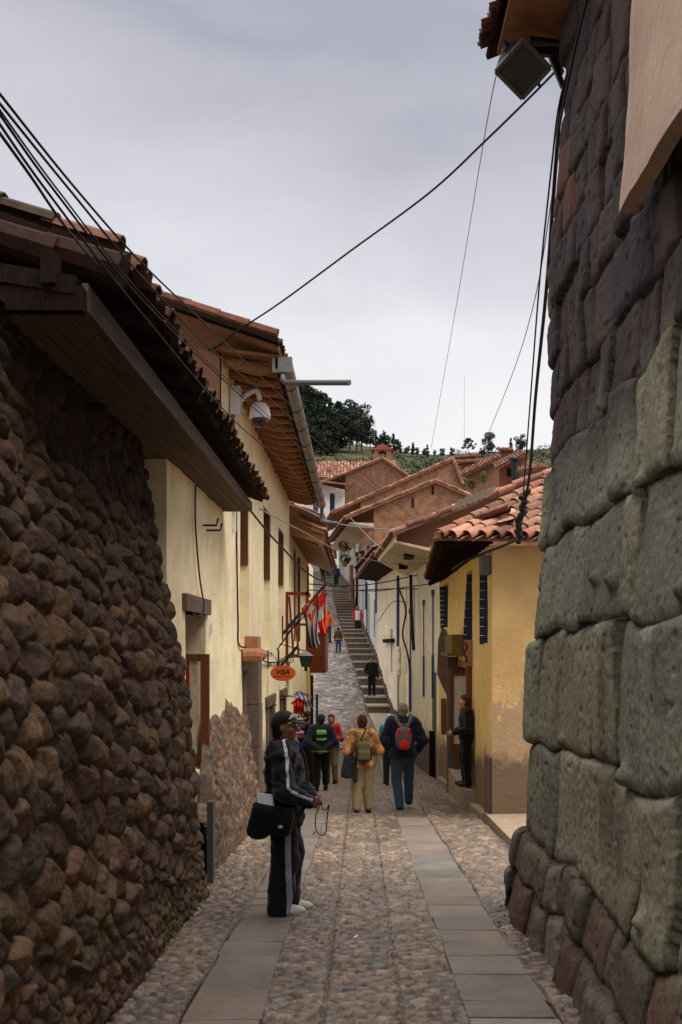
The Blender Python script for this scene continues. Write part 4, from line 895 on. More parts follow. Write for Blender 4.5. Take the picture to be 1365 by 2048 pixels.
# ================================================================== TREES ON THE HILL
def leaf_quads(rng, centers, radii, per, size):
    V = []
    for c, r in zip(centers, radii):
        n = int(per * (r / radii.max()) ** 1.5) + 8
        d = rng.normal(size=(n, 3)); d /= np.linalg.norm(d, axis=1)[:, None]; p = c + d * (r * rng.uniform(.45, 1.05, n) ** .6)[:, None] * np.array([1, 1, .85])
        a = rng.normal(size=(n, 3)); a /= np.linalg.norm(a, axis=1)[:, None]; b = np.cross(a, rng.normal(size=(n, 3))); b /= np.linalg.norm(b, axis=1)[:, None]
        s = (size * rng.uniform(.5, 1.2, n))[:, None]
        V.append(np.stack([p - a * s - b * s * .5, p + a * s * .2 - b * s * .6, p + a * s, p - a * s * .1 + b * s * .6], 1).reshape(-1, 3))
    V = np.concatenate(V); return V, np.arange(len(V)).reshape(-1, 4)
def tree_data(seed, h, form):
    rng = np.random.default_rng(seed); m = MB(); top = Vector((rng.uniform(-.4, .4), 0, h * .9)); rad = h * .022
    m.tube(spline([(0, 0, -.5), (rng.uniform(-.2, .2), 0, h * .4), tuple(top)], 4), list(np.linspace(rad, rad * .3, 9)), 6)
    cs, rs = [], []
    if form == 'tall':
        for k in range(30):
            t = rng.uniform(.1, 1); w = h * .12 * (1.2 - t); a = rng.uniform(0, 6.28); q = rng.uniform(.2, 1) * w
            cs.append((math.cos(a) * q, math.sin(a) * q, h * t)); rs.append(h * rng.uniform(.05, .10) * (1.25 - .6 * t))
    elif form == 'round':
        for k in range(24):
            t = rng.uniform(.3, .98); w = h * .26 * math.sqrt(max(.05, 1 - ((t - .66) / .36) ** 2)); a = rng.uniform(0, 6.28); q = rng.uniform(.3, 1) * w
            cs.append((math.cos(a) * q, math.sin(a) * q, h * t)); rs.append(h * rng.uniform(.09, .14))
    else:
        for lv, w in ((.55, .34), (.72, .42), (.9, .3), (1.0, .12)):
            for k in range(6): a = k * 1.05 + lv * 9; q = rng.uniform(.4, 1) * w * h; cs.append((math.cos(a) * q, math.sin(a) * q, h * lv + rng.uniform(-.03, .03) * h)); rs.append(h * rng.uniform(.06, .10))
    for c in cs[::2]: m.tube([(0, 0, max(h * .2, c[2] - h * .15)), c], [rad * .4, rad * .12], 4)
    V, Fc = leaf_quads(rng, np.array(cs), np.array(rs), 130, h * .028)
    return m, V, Fc
protos = {}
def plant_tree(px, pyb, Y, pyt, form, label, group, mat='euc', var=0, name='tree', cat='tree'):
    x = (px - PX) * Y / F; z = float(terrain(x, Y)) if pyb is None else at(px, pyb, Y)[2]; h = (at(px, pyt, Y)[2] - z); k = (form, var, mat)
    t = empty(name, label, cat, (x, Y, z), random.Random(px * 7 + pyt).uniform(0, 6), group)
    if k not in protos:
        m, V, Fc = tree_data(hash(form) % 7 + var * 13 + len(form), 10., form)
        tr = m.build('trunk', M['bark'], t, local=True); cr = mk('crown', V, Fc, M[mat], t, local=True); protos[k] = (tr.data, cr.data)
    else:
        for nm, d in zip(('trunk', 'crown'), protos[k]):
            o_ = bpy.data.objects.new(nm, d); C.objects.link(o_); o_.parent = t
    s = h / 10.; wd = random.Random(px + pyt).uniform(.95, 1.3); t.scale = (s * wd, s * wd, s); return t
hashseed = 0
FOR = [(590, 768, 238), (601, 775, 226), (612, 772, 240), (622, 778, 230), (632, 780, 242), (641, 786, 228), (650, 790, 238), (659, 799, 226), (668, 808, 236), (677, 806, 228), (686, 815, 240), (607, 800, 214), (628, 806, 216), (648, 812, 214), (667, 825, 216), (585, 785, 220)]
for k, (px, pt, Y) in enumerate(FOR): plant_tree(px, None, Y, pt, 'tall', 'tall dark eucalyptus standing in the dense wood on the hilltop above the gutter', 'dense eucalyptus wood on the hill', var=k % 4)
for k, (px, pt) in enumerate(((700, 811), (714, 806), (724, 822))): plant_tree(px, None, 224 + k * 3, pt, 'round', ['inner broad tree at the right end of the hilltop wood', 'broadest and tallest rounded tree at the right end of the hilltop wood', 'outermost rounded tree ending the hilltop wood on the right'][k], 'rounded trees at the wood edge', var=k)
SM = [(741, 858, 'round'), (752, 866, 'tall'), (762, 868, 'round'), (769, 862, 'tall'), (779, 872, 'round'), (787, 868, 'tall'), (794, 878, 'round'), (801, 884, 'tall'), (817, 891, 'round'), (826, 885, 'tall'), (855, 890, 'tall'), (870, 899, 'round')]
for k, (px, pt, fm) in enumerate(SM): plant_tree(px, None, 236 + (k % 3) * 4, pt, fm, 'small dark tree in the thinning line along the hill crest', 'small trees along the hill crest', var=k % 3)
plant_tree(937, None, 240, 879, 'flat', 'flat-topped layered tree alone on the crest above the cottages', None)
plant_tree(977, None, 236, 866, 'round', 'dense round tree on the crest, left of the brick block', None, 'leaf2', 1)
plant_tree(1022, None, 238, 877, 'tall', 'thin dark tree just right of the brick block on the crest', None, var=2)
plant_tree(1041, None, 238, 868, 'round', 'loose crowned tree farthest right on the crest by the wires', None, 'leaf2', 2)
for k, (px, pb, pt, Y, lb) in enumerate(((925, 985, 955, 95, 'yellowish low bush behind the tiled verge'), (945, 985, 958, 92, 'pale weedy shrub between two roofs'), (968, 975, 944, 97, 'leafy green shrub left of the stove pipe'))):
    plant_tree(px, pb, Y, pt, 'round', lb, None, 'weed', 3 + k, 'shrub', 'shrub')
# scrub on the slope: nobody could count it
rng = np.random.default_rng(3); n = 900; xs = rng.uniform(-38, 60, n); ys = rng.uniform(150, 249, n)
keep = fbm(xs * .06, ys * .04, 0, 8) > -.12; xs, ys = xs[keep], ys[keep]; zs = terrain(xs, ys)
V, Fc = leaf_quads(rng, np.stack([xs, ys, zs + .3], 1), rng.uniform(.5, 1.9, len(xs)), 44, .28)
mk('hillside_scrub', V, Fc, M['scrub'], kind='stuff', label='low olive scrub growing over the grassy hillside')
for k, (px, Y) in enumerate(((812, 235), (835, 236), (850, 238), (885, 236), (905, 238), (965, 236))):
    plant_tree(px, None, Y, 896, 'round', 'dark hedge-like bush crowding the crest near the cottages', 'bushes on the hill crest', 'euc', k % 3, 'bush', 'bush')

# ================================================================== WIRES
def wire(pts, r, label, group=None, mat='wire', name='cable', n=14, seg=6):
    P3 = [at(*p) if len(p) == 3 else p for p in pts]; m = MB(); m.tube(spline(P3, n), r, seg); return m.build(name, M[mat], label=label, cat='cable', group=group)
B = [((-30, 150, 2.9), (150, 375, 3.7), (285, 527, 4.7), (405, 642, 6.4), (560, 790, 10), (700, 925, 16), (885, 1085, 25)),
     ((-30, 170, 2.9), (140, 380, 3.7), (290, 560, 4.7), (430, 705, 6.6), (560, 815, 10), (690, 930, 16), (830, 1040, 27)),
     ((-30, 178, 2.9), (120, 385, 3.6), (285, 590, 4.7), (440, 745, 7), (560, 850, 11), (680, 945, 17), (750, 1002, 24)),
     ((-30, 186, 2.9), (112, 385, 3.6), (285, 600, 4.7), (445, 757, 7), (562, 862, 11), (690, 965, 17), (880, 1090, 25)),
     ((-30, 205, 2.8), (100, 390, 3.5), (280, 622, 4.7), (470, 842, 8), (600, 960, 13), (665, 1060, 22), (770, 1130, 34))]
for k, b in enumerate(B): wire(b, .0046 if k != 2 else .0034, 'black cable of the bundle sweeping down from the upper left over the tile eaves', 'bundle of black cables over the left eaves')
wire(((-30, 225, 2.8), (60, 350, 3.2), (135, 458, 3.8), (220, 560, 5.6)), .005, 'lone thin black cable left of the bundle, ending behind the dark tile eave')
wire(((470, 665, 12.2), (560, 606, 11.6), (700, 503, 10.8), (860, 385, 10), (975, 278, 9.3), (1060, 195, 8.8), (1122, 132, 8.4)), .011, 'single sagging cable crossing the open sky from tall house roof to stone wall top')
wire(((470, 665, 12.2), (440, 690, 12.4), (418, 700, 12.5)), .016, 'short thick cable end tied at the tall house roof corner')
wire(((1006, 95, 8.3), (970, 270, 12), (915, 600, 22), (863, 895, 34)), .006, 'thin straight grey line dropping across the sky from the floodlight', mat='wirep')
wire(((1142, 120, 8.1), (1118, 215, 8.2), (1104, 330, 8.8), (1080, 560, 9.8), (1062, 790, 11), (1050, 950, 12.2), (1042, 1062, 13.6)), .009, 'thinner of two black cables hanging beside the stone wall edge')
wire(((1150, 110, 8.1), (1124, 205, 8.2), (1112, 330, 8.4), (1094, 570, 9.2), (1072, 790, 10.6), (1058, 960, 12.0), (1036, 1075, 13.8)), .017, 'thickest black cable hanging close along the stone wall edge to tiles')
wire(((1108, 370, 9), (1072, 590, 12), (1030, 735, 16), (978, 866, 22)), .006, 'faint slanting line from the stone wall to the round crest tree', mat='wirep')
wire(((1174, 0, 6.9), (1150, 100, 7.3), (1120, 250, 8.1), (1113, 330, 8.45)), .010, 'black cable running down the face of the stone wall top')
wire(((500, 1020, 12.6), (560, 1090, 14.5), (640, 1160, 18), (740, 1182, 26), (860, 1168, 27)), .014, 'heavy dark cable hung low across the street from the cottage eave')
wire(((520, 1018, 12.6), (600, 1060, 16), (700, 1110, 22), (800, 1128, 30), (905, 1125, 22)), .009, 'pale cable sagging from the cottage eave to the ochre house', mat='wirep')
wire(((620, 1168, 24), (690, 1172, 26), (760, 1166, 29), (835, 1150, 30)), .016, 'upper level cable across the street above the red person')
wire(((618, 1180, 24), (690, 1182, 26), (765, 1178, 29), (838, 1178, 30)), .014, 'lower level cable across the street above the red person')
wire(((755, 1245, 33), (785, 1205, 33), (815, 1205, 33)), .012, 'short cable to the insulator on the stairside house', mat='wire')
wire(((590, 1010, 26), (680, 1048, 36), (780, 1060, 50), (752, 1065, 58)), .02, 'far cable strung from the gutter end toward the adobe house', mat='wirep')
wire(((700, 1035, 30), (770, 1100, 27), (860, 1118, 25), (915, 1100, 22)), .01, 'grey cable swooping from mid street to the ochre eave', mat='wirep')
wire(((1036, 1078, 13.8), (1010, 1090, 14.2), (960, 1110, 14.6), (925, 1125, 14.8), (905, 1140, 15.2)), .02, 'tangled cable run along the underside of the ochre eave')
wire(((822, 1150, 30), (824, 1240, 29.6), (828, 1300, 29.4)), .05, 'thick dark cable drop on the cream house corner')
wire(((800, 1180, 33.6), (812, 1220, 33.2), (806, 1270, 33.2), (818, 1320, 32.9), (822, 1400, 32.7)), .03, 'loosely looping cable down the stairside house wall')
# splice knots where the wall cables land on the tiles
m = MB(); rnd = random.Random(2)
for k in range(13):
    p = at(1050 - k * 1.3 + rnd.uniform(-5, 5), 985 + k * 8, 12.4 + k * .1); m.lathe(p, [(.012, -.06), (.042, -.03), (.038, .03), (.012, .06)], 7, (rnd.uniform(-1, 1), rnd.uniform(-1, 1), 1))
m.build('cable_splices', M['wire'], bpy.data.objects['cable.007'] if False else None, label='lumpy black splice knots gathered on hanging cables above the ochre roof', cat='cable splice')

# ================================================================== STREET FURNITURE
# dome security camera
p = at(452, 812, 13.6); sc = empty('security_camera', 'white dome security camera on a curved arm at the tall house corner', 'camera', tuple(p))
m = MB(); m.box((-1.735, 13.3, p[2] - .18), (-1.60, 13.52, p[2] + .2)); m.build('bracket_box', M['whitep'], sc)
q = at(520, 830, 13.4); m = MB(); m.tube(spline([(-1.60, 13.4, p[2] + .02), (-1.52, 13.4, p[2] + .10), (-1.42, 13.4, p[2] + .155), (q[0] - .03, 13.4, p[2] + .14), (q[0], 13.4, p[2] + .03)], 6), .032, 10); m.build('arm', M['whitep'], sc)
m = MB(); m.lathe((q[0], 13.4, q[2]), [(.03, .17), (.085, .155), (.125, .10), (.142, .02), (.148, -.04), (.142, -.05), (.12, -.055)], 24); m.build('housing', M['whitep'], sc, sm=True)
m = MB(); m.lathe((q[0], 13.4, q[2] - .05), [(.115, 0), (.108, -.05), (.08, -.09), (.04, -.115), (.005, -.12)], 20); m.build('dome_lens', M['glass'], sc, sm=True)
m = MB(); m.tube([(-1.70, 13.35, p[2] - .18), (-1.69, 13.35, p[2] - .7), (-1.715, 13.35, p[2] - 1.3)], .025, 8); m.build('conduit', M['pipe'], sc)
# floodlight under the corner of the right eave
cF = at(1046, 138, 8.2); fl = empty('floodlight', 'grey floodlight with finned back hanging under the eave atop the stone wall', 'floodlight', tuple(cF))
u = Vector((.243, .15, -.14)).normalized(); v = Vector((.198, -.18, .148)); v = (v - u * v.dot(u)).normalized(); w = u.cross(v).normalized()
if w.z > 0: w = -w
c0 = Vector(cF); q = lambda a, b, d: c0 + u * a + v * b + w * d
m = MB(); m.hexa([q(-.155, -.15, 0), q(.155, -.15, 0), q(.155, .15, 0), q(-.155, .15, 0), q(-.12, -.1, -.15), q(.12, -.1, -.15), q(.12, .1, -.15), q(-.12, .1, -.15)])
bd_ = m.build('housing', M['pipe'], fl)
m = MB(); A = [(-.16, -.155), (.16, -.155), (.16, .155), (-.16, .155)]
for k in range(4): m.beam(q(*A[k], .012), q(*A[(k + 1) % 4], .012), .03, .03, w)
m.build('bezel', M['greyp'], fl)
m = MB(); m.hexa([q(-.15, -.145, .004), q(.15, -.145, .004), q(.15, .145, .004), q(-.15, .145, .004), q(-.15, -.145, .012), q(.15, -.145, .012), q(.15, .145, .012), q(-.15, .145, .012)]); m.build('lamp_glass', M['lens'], fl)
m = MB()
for k in range(7): a = -.16 + k * .045; m.hexa([q(a, -.16, -.01), q(a + .012, -.16, -.01), q(a + .012, -.1, -.17), q(a, -.1, -.17), q(a, .05, -.01), q(a + .012, .05, -.01), q(a + .012, .05, -.17), q(a, .05, -.17)])
m.build('cooling_fins', M['iron'], fl)
m = MB(); m.tube([q(-.2, 0, -.02), q(-.2, 0, -.24), q(.2, 0, -.24), q(.2, 0, -.02)], .014, 6); m.tube([q(0, 0, -.24), (1.4, 8.2, 6.64), (1.70, 8.3, 6.66)], .03, 6); m.build('mounting_arm', M['iron'], fl)
# roof corner on top of the stone wall
er = empty('roof_eave', 'dark overhanging tiled eave with plank soffit on top of the stone wall', 'eave', (1.5, 7.5, 6.7))
zS = 6.72
m = MB(); m.hexa([(1.18, 1.0, zS), (1.9, 1.0, zS), (1.9, 8.55, zS), (1.18, 8.55, zS), (1.18, 1.0, zS + .04), (1.9, 1.0, zS + .04), (1.9, 8.55, zS + .04), (1.18, 8.55, zS + .04)]); m.build('soffit', M['adobe'], er)
m = MB(); m.box((1.62, 1.0, zS + .043), (3.6, 8.5, zS + .25)); m.build('wall_plate', M['darkwood'], er)
m = MB(); m.beam((1.25, 8.45, zS - .03), (1.85, 8.35, zS - .1), .05, .07); m.beam((1.6, 8.42, zS - .05), (1.72, 8.42, zS - .35), .04, .04)
m.tube(spline([(1.7, 8.44, 6.5), (1.66, 8.5, 6.75), (1.62, 8.3, 6.95)], 5), .035, 6); m.build('bracket', M['iron'], er)
roof(er, (1.1, 8.62, zS + .1), (0, -1, 0), (.93, 0, .36), 38, 6, .05, .2, .42, seed=121, under='darkwood', dark=.35, jit=1.6)
# hanging oval sign
y = 18.8; zc = H0 + (PY - 1346.5) * y / F; xc = (566.5 - PX) * y / F
sg = empty('hanging_sign', 'orange oval hanging sign lettered VISA on scrolled black ironwork', 'sign', (xc, y, zc))
m = MB(); n = 40; m.prism([(xc + .238 * math.cos(2 * math.pi * k / n), y - .015, zc + .148 * math.sin(2 * math.pi * k / n)) for k in range(n)], (0, .03, 0)); bd2 = m.build('board', M['sign'], sg)
fc = bpy.data.curves.new('lettering', 'FONT'); fc.body = 'VISA'; fc.size = .125; fc.align_x = 'CENTER'; fc.align_y = 'CENTER'; fc.extrude = .002; fc.offset = .003; fc.shear = .12
tmp = bpy.data.objects.new('lettering_curve', fc); C.objects.link(tmp); bpy.context.view_layer.update()
me = bpy.data.meshes.new_from_object(tmp.evaluated_get(bpy.context.evaluated_depsgraph_get())); bpy.data.objects.remove(tmp)
Vt = np.array([v.co[:] for v in me.vertices]); Ft = [tuple(p.vertices) for p in me.polygons]
sub('lettering', np.stack([Vt[:, 0] * 1.05 + xc, y - .018 - Vt[:, 2], Vt[:, 1] + zc + .02], 1), Ft, M['ink'], bd2)
m = MB(); m.box((xc - .18, y - .017, zc - .067), (xc + .18, y - .0152, zc - .058)); sub('underline', m.V, m.F, M['darkwood'], bd2)
zt = zc + .148 + .06; x0 = -1.745; m = MB(); m.box((x0, y - .015, zt - .12), (x0 + .025, y + .015, zt + .22)); m.tube([(x0, y, zt), (xc + .17, y, zt)], .008)
def scroll(c, r, a0, turns, s=1): return [(c[0] + r * (1 - .75 * k / 14) * math.cos(a0 + s * turns * 6.28 * k / 14), y, c[1] + r * (1 - .75 * k / 14) * math.sin(a0 + s * turns * 6.28 * k / 14)) for k in range(15)]
m.tube(spline([(x0, y, zt + .16), (x0 + .07, y, zt + .18), (x0 + .13, y, zt + .1), (x0 + .2, y, zt + .02)], 5), .007)
for c_, r_, a_, s2 in (((x0 + .24, zt + .045), .045, -1.57, 1), ((xc + .16, zt + .045), .05, -1.57, 1), ((x0 + .05, zt - .04), .04, 1.57, 1), ((x0 + .055, zt + .135), .035, 1.57, -1)): m.tube(scroll(c_, r_, a_, 1.1, s2), .007)
m.build('iron_bracket', M['iron'], sg)
m = MB()
for xx in (xc - .11, xc + .12): m.beam((xx, y, zt), (xx, y, zc + .125), .02, .02)
m.build('hanger', M['iron'], sg)
# lantern
p = at(612, 1320, 21.5); ln = empty('wall_lantern', 'green glass street lantern with pointed cap below the flags', 'lantern', tuple(p)); m = MB(); s4 = lambda r, z: [(p[0] + r * a, 21.5 + r * b, p[2] + z) for a, b in ((-1, -1), (1, -1), (1, 1), (-1, 1))]
m.hexa(s4(.075, -.15) + s4(.125, .09)); m.build('lantern_glass', M['green'], ln)
m = MB(); m.add(s4(.16, .093) + s4(.03, .19), [(0, 1, 2, 3), (0, 1, 5, 4), (1, 2, 6, 5), (2, 3, 7, 6), (3, 0, 4, 7), (4, 5, 6, 7)]); m.build('cap', M['steel'], ln)
m = MB()
for a, b in ((-1, -1), (1, -1), (1, 1), (-1, 1)): m.beam((p[0] + .078 * a, 21.5 + .078 * b, p[2] - .15), (p[0] + .128 * a, 21.5 + .128 * b, p[2] + .09), .016, .016)
m.box((p[0] - .03, 21.47, p[2] - .24), (p[0] + .03, 21.53, p[2] - .151)); m.beam((p[0], 21.5, p[2] + .19), (-1.74, 21.5, p[2] + .35), .02, .02); m.build('frame', M['iron'], ln)
q = at(617, 1400, 22.5); m = MB(); m.tube([(q[0], 22.5, p[2] - .1), (q[0] + .01, 22.5, gz(22.5))], .03, 8); m.build('pole', M['yellowp'], label='thin yellow pole below the green lantern', cat='pole')
# flags
def flag(name, label, p0, p1, L, paint, seed, wall, gap=.0):
    g = empty(name, label, 'flag', tuple(p0)); nu, nv = 34, 64; V, Cc = [], []; p0, p1 = np.array(p0), np.array(p1)
    for i in range(nu):
        s = i / (nu - 1)
        for j_ in range(nv):
            t = j_ / (nv - 1); b = p0 + (p1 - p0) * s; cx = p0 + (p1 - p0) * .62
            w = min(1, t * 1.25); k = .42 * w ** 1.1
            x = b * (1 - k) + cx * k; drop = L * t * (1.0 - .12 * abs(s - .6)); z = b[2] * (1 - .75 * w) + (p0[2] * .5 + p1[2] * .5) * .75 * w - drop
            f_ = .035 * math.sin(s * 15 + t * 3 + seed) * w + .02 * math.sin(s * 31 + seed * 2) * w
            V.append((x[0] + f_ * .5 + .04 * math.sin(t * 5 + seed) * t + .10 * t * gap, x[1] + f_, z)); Cc.append(paint(s, t))
    mk('cloth', np.array(V), grid_faces(nu, nv), M['paint'], g, col=np.array(Cc), sm=True)
    m = MB(); d = (p1 - p0); m.tube([tuple(wall), tuple(p1 + d * .25)], .016, 6); m.build('pole', M['iron'], g); return g
RED, WHT, BLU = (.72, .05, .03), (.62, .6, .6), (.045, .035, .075)
def star(u, v):
    r = math.hypot(u, v); a = math.atan2(u, v); k = (a * 5 / 6.2832) % 1; k = abs(k - .5) * 2; return r < .25 / (1 + 1.35 * (1 - k)) * 1.3
def cuba(s, t):
    if t < .52 * (1 - abs(s - .5) * 2) + .02:
        return WHT if star((s - .5) * 1.15, (t - .17) * 1.6) else RED
    return BLU if int(s * 5) % 2 == 0 else WHT
def peru(s, t): return WHT if 1 / 3 < t < 2 / 3 else RED
flag('flag', 'red white and dark flag with a white star on its red triangle', at(603, 1218, 20.6), at(637, 1182, 20.3), 1.0, cuba, 1.0, (-1.72, 20.7, 1.55), .9)
flag('flag', 'plain red and white flag hanging narrow behind the starred flag', at(634, 1200, 22.4), at(650, 1174, 22.3), .95, peru, 2.3, (-1.72, 22.4, 1.9), .3)
flag('flag', 'orange-edged red flag rightmost of the three', at(645, 1203, 23.2), at(653, 1190, 23.1), .78, lambda s, t: (.7, .12, .03) if s > .7 else RED, 4.1, (-1.72, 23.3, 1.9), .1)
# textiles for sale hanging by the shop door
shop = empty('clothes_rail', 'dark upright post and rail of a textile stall at the left wall', 'rail', (-1.25, 20.6, gz(20.6)))
m = MB(); m.box((-1.06, 21.4, gz(21)), (-1.0, 21.46, 1.0)); m.tube([(-1.72, 21.42, .55), (-1.03, 21.42, .55)], .015); m.build('post', M['darkwood'], shop)
m = MB(); m.box((-1.0 + .02, 22.2, gz(22)), (-.93, 22.26, .55)); m.build('second_post', M['iron'], shop)
def garment(px, py, Y, w, h, paint, label, sleeves=True, seed=0, tilt=0.):
    c = at(px, py, Y); n, k = 16, 22; V, Cc, ok = [], [], []
    for i in range(n):
        for j_ in range(k):
            s, t = i / (n - 1) - .5, j_ / (k - 1); ww = w * ((1.25 if sleeves and t < .35 else .78) + .15 * t) * (.45 + min(1, t * 6) * .55)
            V.append((c[0] + s * ww + tilt * t, c[1] + .03 * math.sin(s * 22 + seed) + .02 * math.sin(t * 9), c[2] - t * h - abs(s) * .12 * (t < .3))); Cc.append(paint(s, t))
    m = mk('garment', np.array(V), grid_faces(n, k), M['paint'], col=np.array(Cc), sm=True, label=label, cat='garment', loc=tuple(c)); return m
sol = lambda c: (lambda s, t: c)
garment(600, 1380, 21.3, .34, .38, sol((.45, .42, .6)), 'lilac white shirt hung highest at the textile stall', tilt=.12)
garment(598, 1394, 21.15, .26, .36, sol((.42, .025, .02)), 'deep red shirt hung below the lilac shirt')
garment(602, 1426, 21.05, .2, .3, lambda s, t: (.55, .55, .45) if int(t * 9) % 2 else (.03, .03, .03), 'black and white striped jumper at the stall')
garment(601, 1456, 20.95, .2, .2, lambda s, t: (.5, .12, .35) if int(t * 8) % 3 else (.6, .45, .5), 'pink patterned woven cloth at the stall', False)
garment(603, 1478, 20.85, .18, .3, sol((.03, .06, .22)), 'dark blue cloth under the pink woven one', False)
garment(605, 1502, 20.75, .14, .5, sol((.5, .13, .02)), 'orange sash dangling lowest at the stall', False, tilt=.1)
# hand drawn bits: litter, ladder, lane details
p = at(710, 1886, 3285 / 461.); m = MB(); z0 = gz(p[1]) + .035; m.add([(p[0] - .012, p[1], z0), (p[0] + .016, p[1] - .01, z0 + .012), (p[0] + .02, p[1] + .03, z0 + .02), (p[0] - .006, p[1] + .035, z0 + .004)], [(0, 1, 2, 3)])
m.build('paper_scrap', M['paper'], label='tiny white scrap of paper on the cobbles in mid street', cat='litter')
m = MB(); y = 19.9
for k in range(2): m.tube([(-1.72, y + k * .25, -.9), (-1.72, y + k * .25, .55)], .012)
for k in range(6): m.tube([(-1.72, y, -.8 + k * .25), (-1.66, y - .05, -.8 + k * .25), (-1.72, y + .25, -.8 + k * .25)], .010)
m.build('card_rack', M['iron'], label='black wire postcard rack hooked on the cream wall between two doors', cat='rack')
# right facade furniture
p = at(888, 1330, 19.5); hb = empty('stone_bracket', 'long weathered grey stone bracket jutting from the ochre wall', 'bracket', tuple(p))
m = MB(); xw = 1.97; yb_ = 22.2
m.prism([(xw + .02, yb_, .45), (1.82, yb_, .8), (1.74, yb_, 1.0), (1.76, yb_, 1.75), (1.84, yb_, 2.02), (1.92, yb_, 2.0), (xw + .02, yb_, 1.7)], (0, .22, 0)); m.build('bracket_body', M['stonep'], hb)
m = MB(); m.box((1.82, yb_ + .02, -.35), (1.94, yb_ + .14, .45)); m.build('hanging_board', M['wood'], hb)
sb = empty('hanging_board', 'small pinkish board hung on strings with a black letter-like scroll', 'sign', (1.9, 17.4, 1.6))
m = MB(); m.box((1.83, 17.4, 1.28), (2.0, 17.43, 1.74)); m.build('board', M['pink'], sb)
m = MB(); m.tube([(1.845 + .03 * math.sin(k * .9), 17.39, 1.34 + k * .032) for k in range(12)], .014); m.build('scroll', M['iron'], sb)
m = MB(); m.tube([(1.84, 17.415, 1.74), (1.92, 17.415, 2.0), (1.99, 17.415, 1.74)], .005); m.build('string', M['wire'], sb)
lp = at(776, 1168, 46); ll = empty('street_lamp', 'white globe street lamp on a curled bracket over the stairs', 'lamp', tuple(lp))
m = MB(); m.lathe(lp, [(.34, 0), (.32, .12), (.22, .25), (.05, .32)], 14); m.build('lamp_shade', M['whitep'], ll)
m = MB(); m.tube(spline([(lp[0], 46, lp[2] + .3), (lp[0] - .1, 46, lp[2] + .6), (lp[0] + .15, 46, lp[2] + .8), (lp[0] - .1, 46, lp[2] + .95), (lp[0] + .5, 46, lp[2] + .7)], 5), .04); m.build('bracket', M['iron'], ll)
for k, (px, pyt, pyb, Y, w, mt, lb) in enumerate(((716, 1130, 1205, 62, .22, 'darkwood', 'dark utility pole on the upper stairs by the white house'), (703, 1130, 1190, 66, .22, 'terracotta', 'terracotta coloured post left of the dark utility pole'), (738, 1165, 1250, 54, .22, 'darkwood', 'dark wooden door post standing by the white house foot'))):
    a, b = at(px, pyt, Y), at(px, pyb + 12, Y); m = MB(); m.tube([tuple(b), tuple(a)], w * .6, 8); m.build('pole', M[mt], label=lb, cat='pole')
for k, (px, py, lb) in enumerate(((722, 1118, 'flower pot with sprawling plant fixed on the adobe facade'), (690, 1124, 'terracotta pot hanging high left of the posts'), (687, 1098, 'small leafy hanging plant highest on the far facade'))):
    c = at(px, py, 63.5); t_ = empty('flower_pot', lb, 'plant pot', tuple(c)); m = MB(); m.lathe(c, [(.12, -.3), (.2, 0), (.22, .02)], 10); m.build('pot', M['terracotta'], t_)
    V, Fc = leaf_quads(np.random.default_rng(k), np.array([[c[0], c[1], c[2] + .25], [c[0] + .2, c[1], c[2] + .1]]), np.array([.35, .25]), 60, .1); mk('plant', V, Fc, M['scrub'], t_)
for px, py0, py1, Y, lb in ((929, 752, 886, 215, 'thin tall radio mast left of the flat-topped crest tree'), (750, 838, 885, 215, 'hair-thin mast just above the bell tower')):
    a, b = at(px, py0, Y), at(px, py1 + 8, Y); m = MB(); m.tube([tuple(b), tuple(a)], .035, 5); m.build('radio_mast', M['wirep'], label=lb, cat='mast')
